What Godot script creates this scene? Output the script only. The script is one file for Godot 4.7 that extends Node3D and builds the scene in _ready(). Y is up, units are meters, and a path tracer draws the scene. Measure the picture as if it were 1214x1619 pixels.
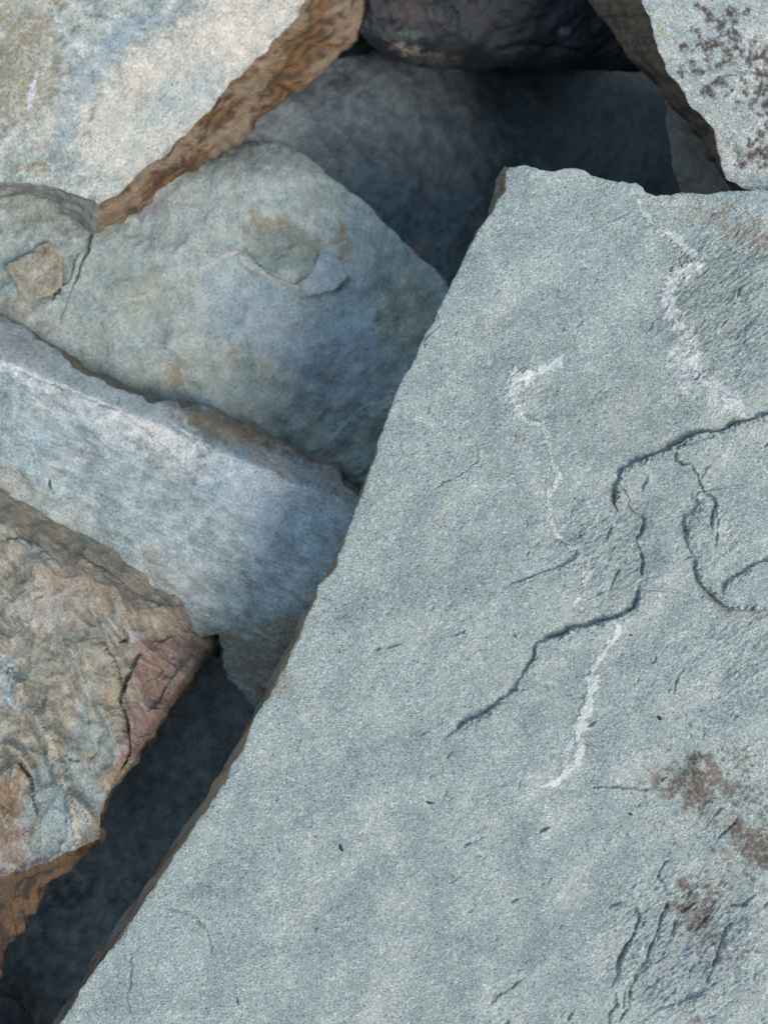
extends Node3D
# A close view down onto a pile of broken slate blocks. Outlines are points (x, y) of a 1214 x 1619 frame, each given a distance and turned into metres by at().

const W := 1214.0
const H := 1619.0
const HALF := 0.46631          # tan of half the vertical angle (25 degrees)
const CAM := Vector3(0.0, 1.5, 0.12)
const PITCH := 80.0

var cam_right := Vector3.RIGHT
var cam_up: Vector3
var cam_fwd: Vector3
var n_big := FastNoiseLite.new()
var n_mid := FastNoiseLite.new()
var n_fine := FastNoiseLite.new()
var n_warp := FastNoiseLite.new()
var n_line := FastNoiseLite.new()
var n_cell := FastNoiseLite.new()
var n_scoop := FastNoiseLite.new()
var taken := {}
var faces := {}
var grain_slab: StandardMaterial3D
var grain_rock: StandardMaterial3D
var grain_edge: StandardMaterial3D
var quartz: StandardMaterial3D


func _ready() -> void:
	set_view()
	set_noise()
	set_materials()
	make_ground()
	make_rubble()
	make_rocks()
	make_debris()


# ------------------------------------------------------------------ view and light

func set_view() -> void:
	var p := deg_to_rad(PITCH)
	cam_fwd = Vector3(0, -sin(p), -cos(p))
	cam_up = Vector3(0, cos(p), -sin(p))
	var cam := Camera3D.new()
	cam.name = "camera"
	add_child(cam)
	cam.transform = Transform3D(Basis(cam_right, cam_up, -cam_fwd), CAM)
	var lens := CameraAttributesPhysical.new()
	lens.frustum_focal_length = 12.0 / HALF
	lens.frustum_near = 0.05
	lens.frustum_far = 200.0
	lens.frustum_focus_distance = 0.9
	lens.exposure_aperture = 3.0
	cam.attributes = lens
	cam.current = true

	var around := WorldEnvironment.new()
	around.name = "surroundings"
	var e := Environment.new()
	e.background_mode = Environment.BG_SKY
	var air := ProceduralSkyMaterial.new()
	air.sky_top_color = Color(0.65, 0.78, 0.88)
	air.sky_horizon_color = Color(0.80, 0.87, 0.90)
	air.sky_curve = 0.15
	air.ground_bottom_color = Color(0.25, 0.25, 0.25)
	air.ground_horizon_color = Color(0.45, 0.46, 0.48)
	air.sky_energy_multiplier = 0.85
	var sky := Sky.new()
	sky.sky_material = air
	e.sky = sky
	e.tonemap_mode = Environment.TONE_MAPPER_LINEAR
	e.tonemap_exposure = 2.35
	e.sdfgi_enabled = true
	e.ssao_enabled = true
	e.ssil_enabled = true
	around.environment = e
	add_child(around)

	var sun := DirectionalLight3D.new()
	sun.name = "sun"
	sun.light_energy = 0.5
	sun.light_angular_distance = 24.0
	sun.light_color = Color(1.0, 0.97, 0.93)
	sun.shadow_enabled = true
	add_child(sun)
	sun.look_at_from_position(Vector3(0.8, 1.15, 0.85), Vector3.ZERO)


func at(px: float, py: float, depth: float) -> Vector3:
	var s := depth * 2.0 * HALF / H
	return CAM + cam_fwd * depth + cam_right * ((px - W * 0.5) * s) - cam_up * ((py - H * 0.5) * s)


# ------------------------------------------------------------------ noise and materials

func set_noise() -> void:
	var list := [n_big, n_mid, n_fine, n_warp, n_line, n_cell]
	var freq := [0.011, 0.04, 0.16, 0.03, 0.12, 0.03]   # cycles per millimetre (n_warp: per frame point)
	for i in list.size():
		list[i].seed = 11 + 7 * i
		list[i].noise_type = FastNoiseLite.TYPE_SIMPLEX_SMOOTH
		list[i].frequency = freq[i]
		list[i].fractal_type = FastNoiseLite.FRACTAL_FBM
		list[i].fractal_octaves = 3
	n_warp.fractal_octaves = 5
	n_big.fractal_octaves = 2
	n_line.fractal_octaves = 5
	n_line.fractal_gain = 0.55
	n_cell.fractal_octaves = 4
	n_scoop.seed = 5
	n_scoop.noise_type = FastNoiseLite.TYPE_CELLULAR
	n_scoop.cellular_return_type = FastNoiseLite.RETURN_DISTANCE
	n_scoop.cellular_distance_function = FastNoiseLite.DISTANCE_EUCLIDEAN_SQUARED
	n_scoop.cellular_jitter = 1.0
	n_scoop.frequency = 0.022
	n_scoop.fractal_type = FastNoiseLite.FRACTAL_NONE


func seamless(seed_: int, freq: float, octaves: int, side: int, stretch := 1) -> PackedByteArray:
	var n := FastNoiseLite.new()
	n.seed = seed_
	n.noise_type = FastNoiseLite.TYPE_SIMPLEX_SMOOTH
	n.frequency = freq
	n.fractal_octaves = octaves
	var im := n.get_seamless_image(side / stretch, side)
	if stretch > 1:
		im.resize(side, side, Image.INTERPOLATE_CUBIC)
	im.convert(Image.FORMAT_L8)
	return im.get_data()


# random grains, each a few texels wide
func grains(seed_: int, wide: int, high: int, side: int) -> PackedByteArray:
	var rng := RandomNumberGenerator.new()
	rng.seed = seed_
	var raw := PackedByteArray()
	raw.resize(wide * high)
	for i in raw.size():
		raw[i] = (rng.randi() & 127) + (rng.randi() & 127)
	var im := Image.create_from_data(wide, high, false, Image.FORMAT_L8, raw)
	im.resize(side, side, Image.INTERPOLATE_CUBIC)
	return im.get_data()


func set_materials() -> void:
	var side := 1024
	var a := grains(3, 256, 448, side)          # crystals, drawn out along the cleavage
	var b := grains(5, 512, 640, side)          # single grains
	var f := grains(7, 1024, 1024, side)        # dust
	var c := seamless(9, 0.018, 4, side)        # clouds
	var d := seamless(21, 0.055, 3, side, 2)    # flecked patches
	var e := seamless(33, 0.11, 3, side)        # specks
	var hgt_soft := PackedByteArray()
	hgt_soft.resize(side * side)
	var col := PackedByteArray()
	col.resize(side * side * 3)
	var hgt := PackedByteArray()
	hgt.resize(side * side)
	var soft := PackedByteArray()
	soft.resize(side * side * 3)
	var milky := PackedByteArray()
	milky.resize(side * side)
	for i in side * side:
		var x := a[i] / 255.0 - 0.5
		var y := b[i] / 255.0 - 0.5
		var z := c[i] / 255.0 - 0.5
		var p := d[i] / 255.0 - 0.5
		var u := f[i] / 255.0 - 0.5
		var strong := 0.75 + 1.1 * clampf(p + 0.15, -0.3, 0.5)
		var v := 0.77 + (0.35 * x + 0.37 * y + 0.22 * u) * strong + 0.03 * z + 0.07 * p
		var g := x * 0.9 + y + p * 0.7
		if g < -0.52:
			v -= 0.22
		elif g > 0.50:
			v += 0.13
		var q := clampf(v, 0.15, 1.0) * 255.0
		milky[i] = int(110.0 + 0.47 * q)
		col[i * 3] = int(q)
		col[i * 3 + 1] = int(minf(255.0, q * (1.0 + 0.02 * z)))
		col[i * 3 + 2] = int(minf(255.0, q * (1.0 - 0.05 * z + 0.03 * p)))
		hgt[i] = int(clampf(0.5 + (0.5 * x + 0.4 * y) * strong + 0.15 * p, 0.0, 1.0) * 255.0)
		var k := e[i] / 255.0 - 0.5
		var ws := 0.82 + 0.20 * k + 0.17 * y + 0.16 * z
		if k + 0.6 * y < -0.34:
			ws -= 0.13
		elif k + 0.6 * y > 0.36:
			ws += 0.09
		hgt_soft[i] = int(clampf(0.5 + 0.6 * k + 0.3 * y, 0.0, 1.0) * 255.0)
		var w := clampf(ws, 0.15, 1.0) * 255.0
		soft[i * 3] = int(w)
		soft[i * 3 + 1] = int(w)
		soft[i * 3 + 2] = int(w)
	var t_col := ImageTexture.create_from_image(Image.create_from_data(side, side, false, Image.FORMAT_RGB8, col))
	var t_soft := ImageTexture.create_from_image(Image.create_from_data(side, side, false, Image.FORMAT_RGB8, soft))
	var t_hgt := ImageTexture.create_from_image(Image.create_from_data(side, side, false, Image.FORMAT_L8, hgt))
	var t_hgt_soft := ImageTexture.create_from_image(Image.create_from_data(side, side, false, Image.FORMAT_L8, hgt_soft))
	grain_slab = stone(t_col, t_hgt, 2.9, 0.024, 0.58)
	quartz = stone(ImageTexture.create_from_image(Image.create_from_data(side, side, false, Image.FORMAT_L8, milky)), t_hgt, 2.9, 0.022, 0.5)
	grain_rock = stone(t_soft, t_hgt_soft, 2.5, 0.05, 0.72)
	grain_edge = stone(t_soft, t_hgt_soft, 2.0, 0.07, 0.8)


func stone(color: Texture2D, height: Texture2D, per_metre: float, relief: float, rough: float) -> StandardMaterial3D:
	var m := StandardMaterial3D.new()
	m.vertex_color_use_as_albedo = true
	m.albedo_texture = color
	m.roughness = rough
	m.metallic_specular = 0.45
	m.heightmap_enabled = true
	m.heightmap_texture = height
	m.heightmap_scale = relief
	m.uv1_scale = Vector3.ONE * per_metre
	return m


# ------------------------------------------------------------------ naming

func numbered(called: String) -> String:
	var k: int = taken.get(called, -1) + 1
	taken[called] = k
	return called if k == 0 else "%s_%03d" % [called, k]


func thing(called: String, label: String, category: String, group := "") -> Node3D:
	var o := Node3D.new()
	o.name = numbered(called)
	add_child(o)
	o.set_meta("label", label)
	o.set_meta("category", category)
	o.set_meta("kind", "thing")
	if group:
		o.set_meta("group", group)
	return o


func part(called: String, mesh: Mesh, m: Material, parent: Node3D, label := "") -> MeshInstance3D:
	var o := MeshInstance3D.new()
	var k := 0
	var nm := called
	while parent.has_node(NodePath(nm)):
		k += 1
		nm = "%s_%03d" % [called, k]
	o.name = nm
	o.mesh = mesh
	o.material_override = m
	if label:
		o.set_meta("label", label)
	parent.add_child(o, true)
	return o


# ------------------------------------------------------------------ outlines

func line(flat: Array) -> PackedVector2Array:
	var out := PackedVector2Array()
	for i in range(0, flat.size(), 2):
		out.append(Vector2(flat[i], flat[i + 1]))
	return out


func rough_line(pts: PackedVector2Array, amp: float, step: float, salt: float) -> PackedVector2Array:
	# the same line with many more points, wandering by up to amp
	var out := PackedVector2Array()
	var run := 0.0
	for i in pts.size() - 1:
		var d := pts[i + 1] - pts[i]
		var n := maxi(1, int(d.length() / step))
		var side := d.normalized().orthogonal()
		for k in n:
			var f := float(k) / n
			var s := run + d.length() * f
			out.append(pts[i] + d * f + side * (amp * n_line.get_noise_2d(s * 0.17, salt) * 2.2))
		run += d.length()
	out.append(pts[pts.size() - 1])
	return out


func spaced(pts: PackedVector2Array, n: int) -> PackedVector2Array:
	# n + 1 points evenly along the line
	var total := 0.0
	for i in pts.size() - 1:
		total += pts[i].distance_to(pts[i + 1])
	var out := PackedVector2Array()
	var seg := 0
	var before := 0.0
	for k in n + 1:
		var s := total * k / n
		while seg < pts.size() - 2 and before + pts[seg].distance_to(pts[seg + 1]) < s:
			before += pts[seg].distance_to(pts[seg + 1])
			seg += 1
		var l := maxf(pts[seg].distance_to(pts[seg + 1]), 1e-6)
		out.append(pts[seg].lerp(pts[seg + 1], clampf((s - before) / l, 0.0, 1.0)))
	return out


# plane through three (x, y, distance): 1 / distance is linear over the frame
func facet(p: Array) -> Vector3:
	var a := Vector3(p[0], p[1], 1.0 / p[2])
	var b := Vector3(p[3], p[4], 1.0 / p[5])
	var c := Vector3(p[6], p[7], 1.0 / p[8])
	var n := (b - a).cross(c - a)
	return Vector3(-n.x / n.z, -n.y / n.z, n.dot(a) / n.z)   # (per x, per y, constant)


func depth_at(facets: Array[Vector3], x: float, y: float, k: float) -> float:
	var low := INF
	for f in facets:
		low = minf(low, f.x * x + f.y * y + f.z)
	if facets.size() == 1:
		return 1.0 / low
	var s := 0.0
	for f in facets:
		s += exp(-(f.x * x + f.y * y + f.z - low) / k)
	return 1.0 / (low - k * log(s))


# ------------------------------------------------------------------ the rock builder
# spec: top, bottom (left to right), left, right (top to bottom): outline of the face seen; facets: planes it is broken along;
# low_*: the outline of the foot of a side face that shows, drop_*: how much farther off it lies at the two ends; lines: steps, cracks, veins; patches: colours.

func rock(o: Node3D, spec: Dictionary, face_name: String, parent: Node3D = null) -> void:
	var nu: int = spec.n[0]
	var nv: int = spec.n[1]
	var jag: float = spec.get("jag", 2.0)
	var salt: float = spec.get("salt", 0.0)
	var T := spaced(rough_line(line(spec.top), jag, 3.0, salt + 1.0), nu)
	var B := spaced(rough_line(line(spec.bottom), jag, 3.0, salt + 2.0), nu)
	var L := spaced(rough_line(line(spec.left), jag, 3.0, salt + 3.0), nv)
	var R := spaced(rough_line(line(spec.right), jag, 3.0, salt + 4.0), nv)
	var facets: Array[Vector3] = []
	for f in spec.facets:
		facets.append(facet(f))
	var blend: float = spec.get("blend", 0.004)
	var thick: float = spec.get("thick", 0.16)

	# the frame of the rock: x right, y out of its face, z down the frame
	var f0: Array = spec.facets[0]
	var p0 := at(f0[0], f0[1], f0[2])
	var nrm := (at(f0[3], f0[4], f0[5]) - p0).cross(at(f0[6], f0[7], f0[8]) - p0).normalized()
	if nrm.dot(cam_fwd) > 0.0:
		nrm = -nrm
	var ax := (cam_right - nrm * cam_right.dot(nrm)).normalized()
	var frame: Transform3D
	if parent == null:
		var mid := (T[0] + T[nu] + B[0] + B[nu]) * 0.25
		var c := at(mid.x, mid.y, depth_at(facets, mid.x, mid.y, blend)) - nrm * thick
		frame = Transform3D(Basis(ax, nrm, ax.cross(nrm)), c)
		o.transform = frame
	else:
		frame = parent.transform
	var inv := frame.affine_inverse()
	var out_local := (inv.basis * nrm).normalized()

	# grid over the face
	var row := nu + 1
	var count := row * (nv + 1)
	var pix := PackedVector2Array()
	pix.resize(count)
	var pos := PackedVector3Array()
	pos.resize(count)
	var c00 := T[0]
	var c10 := T[nu]
	var c01 := B[0]
	var c11 := B[nu]
	for j in nv + 1:
		var v := float(j) / nv
		var lft := L[j]
		var rgt := R[j]
		for i in row:
			var u := float(i) / nu
			var q := T[i] * (1.0 - v) + B[i] * v + lft * (1.0 - u) + rgt * u - (c00 * (1.0 - u) + c10 * u) * (1.0 - v) - (c01 * (1.0 - u) + c11 * u) * v
			pix[j * row + i] = q
			pos[j * row + i] = inv * at(q.x, q.y, depth_at(facets, q.x, q.y, blend))

	# heights and colours from the lines drawn over it
	var lift := PackedFloat32Array()
	lift.resize(count)
	var vein := PackedFloat32Array()
	vein.resize(count)
	var vein_id := PackedInt32Array()
	vein_id.resize(count)
	draw_lines(spec.get("lines", []), pix, lift, vein, vein_id, salt)

	var amp: Array = spec.get("amp", [4.0, 1.2, 0.35])       # millimetres
	var grain: Vector3 = spec.get("grain", Vector3(1.0, 1.0, 0.0))   # stretch across and along, turn
	var scoop: float = spec.get("scoop", 0.0)     # shell-shaped fracture marks
	var terrace: float = spec.get("terrace", 0.0)
	var wear: float = spec.get("wear", 3.0)                # rounding of the rim in millimetres
	var base: Array = spec.colors                           # three colours mixed by noise
	var patches: Array = spec.get("patches", [])
	var spots: Array = spec.get("spots", [])
	for sp in range(0, spots.size(), 4):
		patches.append(patch(spots[sp], spots[sp + 1], spots[sp + 2] * 1.35, spots[sp + 3] * 1.35, 37.0, Color(0.10, 0.06, 0.042), 0.95, 3.2, 1.4, 0.75, 0.4))
	var vein_color: Color = spec.get("vein_color", Color(0.62, 0.6, 0.62))
	var cg := cos(grain.z)
	var sg := sin(grain.z)
	var col := PackedColorArray()
	col.resize(count)
	var uvs := PackedVector2Array()
	uvs.resize(count)
	var turn: float = spec.get("uv_turn", 0.6)
	var uv_c := cos(turn)
	var uv_s := sin(turn)
	var streak: bool = spec.get("streak", false)
	var mottle: float = spec.get("mottle", 0.0)
	var crumple: Array = spec.get("crumple", [])
	var off := salt * 37.0
	for j in nv + 1:
		for i in row:
			var k := j * row + i
			var p := pos[k]
			var x := p.x * 1000.0 + off
			var z := p.z * 1000.0 - off
			var gx := (x * cg + z * sg) * grain.x
			var gz := (z * cg - x * sg) * grain.y
			var nb := n_big.get_noise_2d(x, z)
			var nm := n_mid.get_noise_2d(gx, gz)
			var nf := n_fine.get_noise_2d(gx, gz)
			var rough := 0.55 + 0.9 * clampf(n_cell.get_noise_2d(z * 0.5, x * 0.5) + 0.45, 0.0, 1.0)
			var h: float = amp[0] * nb + amp[1] * nm + amp[2] * nf * rough + lift[k]
			var flaky := 1.0 if crumple.is_empty() else 0.12
			for cr in crumple:
				var cd := 1.0 - Vector2((pix[k].x - cr[0]) / cr[2], (pix[k].y - cr[1]) / cr[3]).length()
				if cd > 0.0:
					flaky += minf(cd * 2.0, 1.0) * cr[4]
					h += minf(cd * 2.0, 1.0) * cr[4] * (nf * 1.1 + nm * 1.2 - 0.8 * absf(n_fine.get_noise_2d(gx * 0.55 + 70.0, gz * 0.9)))
			if scoop > 0.0:
				var sx := gx + 9.0 * nm + 20.0 * nb + 500.0
				var sz := gz - 9.0 * nm + 20.0 * nb
				h += scoop * ((n_scoop.get_noise_2d(sx, sz) + 1.0) * 2.2 + (n_scoop.get_noise_2d(sx * 2.9 + 70.0, sz * 2.9) + 1.0) * 0.7 - 0.8)
			if terrace > 0.0:
				var t := n_big.get_noise_2d(gx * 1.3 + 300.0, gz * 1.3) * 4.5 + 0.22 * nm + 0.06 * nf
				var ft := t - floorf(t)
				h += terrace * flaky * (floorf(t) + smoothstep(0.90, 1.0, ft) - 0.35 * ft)
			if wear > 0.0:
				var near := mini(mini(i, nu - i), mini(j, nv - j))
				if near < 12:
					var e := near * 1.1
					h -= wear * exp(-e / (1.2 + 1.4 * absf(nm) * 3.0)) * (0.45 + 0.9 * absf(n_mid.get_noise_2d(x * 1.7 + 91.0, z * 1.7)))
			pos[k] = p + out_local * (h * 0.001)
			uvs[k] = Vector2(p.x * uv_c - p.z * uv_s + salt * 0.31, p.x * uv_s + p.z * uv_c)
			# colour
			var q := pix[k]
			var m1 := clampf(0.5 + nb * 0.9 + nm * 0.35, 0.0, 1.0)
			var m2 := clampf(0.5 + 1.2 * (n_cell.get_noise_2d(gx * 1.5 + 55.0, gz * 1.5) if streak else n_cell.get_noise_2d(x * 1.3 + 55.0, z * 1.3)) + 0.25 * nf, 0.0, 1.0)
			var c: Color = base[0].lerp(base[1], m1).lerp(base[2], m2 * 0.75)
			if mottle > 0.0:
				var mo := 1.0 + mottle * (0.9 * nf + 1.0 * n_mid.get_noise_2d(x * 1.6 - 40.0, z * 1.6) + 0.5 * nm)
				c = Color(c.r * mo, c.g * mo, c.b * mo)
			for pt in patches:
				var d: Vector2 = q - pt.c
				if absf(d.x) > pt.reach or absf(d.y) > pt.reach:
					continue
				if pt.has("poly"):
					var wq: Vector2 = q + Vector2(n_warp.get_noise_2d(q.x * pt.f, q.y * pt.f), n_warp.get_noise_2d(q.y * pt.f + 77.0, q.x * pt.f)) * pt.rag
					var gap := INF
					var poly: PackedVector2Array = pt.poly
					for e in poly.size():
						gap = minf(gap, wq.distance_squared_to(Geometry2D.get_closest_point_to_segment(wq, poly[e], poly[(e + 1) % poly.size()])))
					gap = sqrt(gap) * (1.0 if Geometry2D.is_point_in_polygon(wq, poly) else -1.0)
					var pw: float = smoothstep(-pt.soft, pt.soft, gap) * pt.k
					if pw > 0.0:
						c = c.lerp(pt.col, pw * clampf(0.8 + 0.5 * n_warp.get_noise_2d(q.x * 0.8, q.y * 0.8 + 40.0), 0.0, 1.0))
					continue
				var ex: float = (d.x * pt.cs + d.y * pt.sn) / pt.rx
				var ey: float = (d.y * pt.cs - d.x * pt.sn) / pt.ry
				var w: float = (1.0 - sqrt(ex * ex + ey * ey)) / pt.soft - pt.bias + pt.rag * n_warp.get_noise_2d(q.x * pt.f + pt.c.x, q.y * pt.f)
				if w > 0.0:
					c = c.lerp(pt.col, minf(w, 1.0) * pt.k * clampf(0.85 + 1.1 * n_warp.get_noise_2d(q.x * 3.1 + 9.0, q.y * 3.1), 0.0, 1.0))
			if vein[k] > 0.0:
				c = c.lerp(vein_color, minf(vein[k], 1.0) * clampf(0.82 + 0.5 * n_warp.get_noise_2d(q.x * 2.4, q.y * 2.4 + 60.0), 0.4, 1.0))
			col[k] = c

	var nor := PackedVector3Array()
	nor.resize(count)
	for j in nv + 1:
		for i in row:
			var k := j * row + i
			var du := pos[k + 1 if i < nu else k] - pos[k - 1 if i > 0 else k]
			var dv := pos[k + row if j < nv else k] - pos[k - row if j > 0 else k]
			nor[k] = dv.cross(du).normalized()

	if spec.has("keep"):
		var wp := PackedVector3Array()
		var wn := PackedVector3Array()
		for k in count:
			wp.append(frame * pos[k])
			wn.append(frame.basis * nor[k])
		faces[spec.keep] = {"pix": pix, "pos": wp, "nor": wn}

	# cells go to the face, to a raised layer or to a vein
	var zones: Array = spec.get("zones", [])
	var polys: Array[PackedVector2Array] = []
	var boxes: Array[Rect2] = []
	for z in zones:
		var poly := line(z.at)
		polys.append(poly)
		var box := Rect2(poly[0], Vector2.ZERO)
		for q in poly:
			box = box.expand(q)
		boxes.append(box)
	var vein_names: Dictionary = {}
	var bins := {}
	bins[0] = PackedInt32Array()
	var index_main := PackedInt32Array()
	for j in nv:
		for i in nu:
			var k := j * row + i
			var which := 0
			if vein[k] > 0.62 and vein_id[k] > 0:
				which = 100 + vein_id[k]
			else:
				for z in polys.size():
					if boxes[z].has_point(pix[k]) and Geometry2D.is_point_in_polygon(pix[k], polys[z]):
						which = z + 1
						break
			if which == 0:
				index_main.append_array([k, k + 1, k + row, k + 1, k + row + 1, k + row])
			else:
				if not bins.has(which):
					bins[which] = []
				bins[which].append_array([k, k + 1, k + row, k + 1, k + row + 1, k + row])
	var m: Material = spec.get("material", grain_rock)
	part(face_name, surface(pos, nor, col, uvs, index_main), m, o, spec.get("face_label", ""))
	for which in bins:
		if which == 0:
			continue
		var called: String = "quartz_vein" if which > 100 else zones[which - 1].name
		part(called, compact(pos, nor, col, uvs, bins[which]), quartz if which > 100 and m == grain_slab else m, o, "" if which > 100 else zones[which - 1].get("label", ""))

	skirt(o, spec, T, R, B, L, nu, nv, pos, facets, blend, thick, frame, inv, off)


func surface(pos: PackedVector3Array, nor: PackedVector3Array, col: PackedColorArray, uv: PackedVector2Array, index: PackedInt32Array) -> ArrayMesh:
	var arrays := []
	arrays.resize(Mesh.ARRAY_MAX)
	arrays[Mesh.ARRAY_VERTEX] = pos
	arrays[Mesh.ARRAY_NORMAL] = nor
	arrays[Mesh.ARRAY_COLOR] = col
	arrays[Mesh.ARRAY_TEX_UV] = uv
	arrays[Mesh.ARRAY_INDEX] = index
	var mesh := ArrayMesh.new()
	mesh.add_surface_from_arrays(Mesh.PRIMITIVE_TRIANGLES, arrays)
	return mesh


func compact(pos: PackedVector3Array, nor: PackedVector3Array, col: PackedColorArray, uv: PackedVector2Array, index: Array) -> ArrayMesh:
	var to := {}
	var p := PackedVector3Array()
	var n := PackedVector3Array()
	var c := PackedColorArray()
	var w := PackedVector2Array()
	var out := PackedInt32Array()
	for k in index:
		if not to.has(k):
			to[k] = p.size()
			p.append(pos[k])
			n.append(nor[k])
			c.append(col[k])
			w.append(uv[k])
		out.append(to[k])
	return surface(p, n, c, w, out)


# lines: [kind, points, height in mm, reach in frame points, groove in mm, taper at start, taper at end, vein number]
func draw_lines(lines: Array, pix: PackedVector2Array, lift: PackedFloat32Array, vein: PackedFloat32Array, vein_id: PackedInt32Array, salt: float) -> void:
	if lines.is_empty():
		return
	var cell := 16.0
	var bucket := {}
	for k in pix.size():
		var key := Vector2i(int(floor(pix[k].x / cell)), int(floor(pix[k].y / cell)))
		if not bucket.has(key):
			bucket[key] = PackedInt32Array()
		bucket[key].append(k)
	var best := PackedFloat32Array()
	best.resize(pix.size())
	best.fill(INF)
	var sign_of := PackedFloat32Array()
	sign_of.resize(pix.size())
	var along := PackedFloat32Array()
	along.resize(pix.size())
	var number := 0
	for ln in lines:
		number += 1
		var kind: String = ln[0]
		var raw := line(ln[1])
		var jag := 2.8
		var pts := rough_line(raw, jag, 4.0, salt + number * 3.7)
		var height: float = ln[2]
		var reach: float = ln[3]
		var groove: float = ln[4] if ln.size() > 4 else 0.0
		var ta: float = ln[5] if ln.size() > 5 else 0.15
		var tb: float = ln[6] if ln.size() > 6 else 0.15
		var radius := reach * (3.0 if kind == "step" else 1.6) + 3.0
		var touched := PackedInt32Array()
		var n := pts.size() - 1
		for s in n:
			var a := pts[s]
			var d := pts[s + 1] - a
			var l2 := maxf(d.length_squared(), 1e-6)
			var lo := Vector2(minf(a.x, pts[s + 1].x), minf(a.y, pts[s + 1].y)) - Vector2.ONE * radius
			var hi := Vector2(maxf(a.x, pts[s + 1].x), maxf(a.y, pts[s + 1].y)) + Vector2.ONE * radius
			for by in range(int(floor(lo.y / cell)), int(floor(hi.y / cell)) + 1):
				for bx in range(int(floor(lo.x / cell)), int(floor(hi.x / cell)) + 1):
					var key := Vector2i(bx, by)
					if not bucket.has(key):
						continue
					for k: int in bucket[key]:
						var r := pix[k] - a
						var t := clampf(r.dot(d) / l2, 0.0, 1.0)
						var gap := (r - d * t).length_squared()
						if gap < best[k]:
							if best[k] == INF:
								touched.append(k)
							best[k] = gap
							sign_of[k] = d.x * r.y - d.y * r.x
							along[k] = (s + t) / n
		for k in touched:
			var g := sqrt(best[k])
			best[k] = INF
			if g > radius:
				continue
			var t := along[k]
			var fade := smoothstep(0.0, maxf(ta, 0.001), t) * smoothstep(0.0, maxf(tb, 0.001), 1.0 - t)
			if kind == "step":
				fade *= 1.0 + (1.1 * n_warp.get_noise_2d(t * pts.size() * 2.2, number * 17.0) - 0.2) * exp(-g / 14.0)
				if sign_of[k] > 0.0:
					lift[k] += height * fade * exp(-g / reach)
					if g < 11.0 and height < 5.5:      # chipped lip
						lift[k] -= height * fade * (1.0 - g / 11.0) * clampf(2.4 * n_warp.get_noise_2d(pix[k].x * 3.3, pix[k].y * 3.3 + number * 9.0), 0.0, 0.75)
				else:
					lift[k] -= groove * fade * (0.45 * exp(-g / 2.0) + exp(-g / 12.0))
			elif kind == "crack":
				if g < reach * 1.6:
					var wide := reach * clampf(0.85 + 1.1 * n_warp.get_noise_2d(t * pts.size() * 3.0, number * 23.0), 0.45, 1.5)
					lift[k] -= height * fade * (wide / reach) * (1.0 - smoothstep(0.0, wide, g))
			elif kind == "ridge":
				lift[k] += height * fade * (1.0 - smoothstep(0.0, reach, g))
			elif kind == "vein":
				var wob := reach * 1.25 * (0.8 + 0.8 * n_warp.get_noise_2d(t * 260.0, number * 31.0)) * (0.35 + 0.65 * fade)
				var edge := (n_big.get_noise_2d(pix[k].x * 4.0, pix[k].y * 4.0) * 0.5 + n_big.get_noise_2d(pix[k].y * 11.0, pix[k].x * 11.0) * 0.16) * reach
				var w := 1.0 - smoothstep(wob * 0.5, wob * 1.02, g + edge)
				w *= groove if groove > 0.0 else 1.0
				if w > vein[k]:
					vein[k] = w
					vein_id[k] = int(ln[7]) if ln.size() > 7 else 0
				lift[k] += height * w


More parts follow.
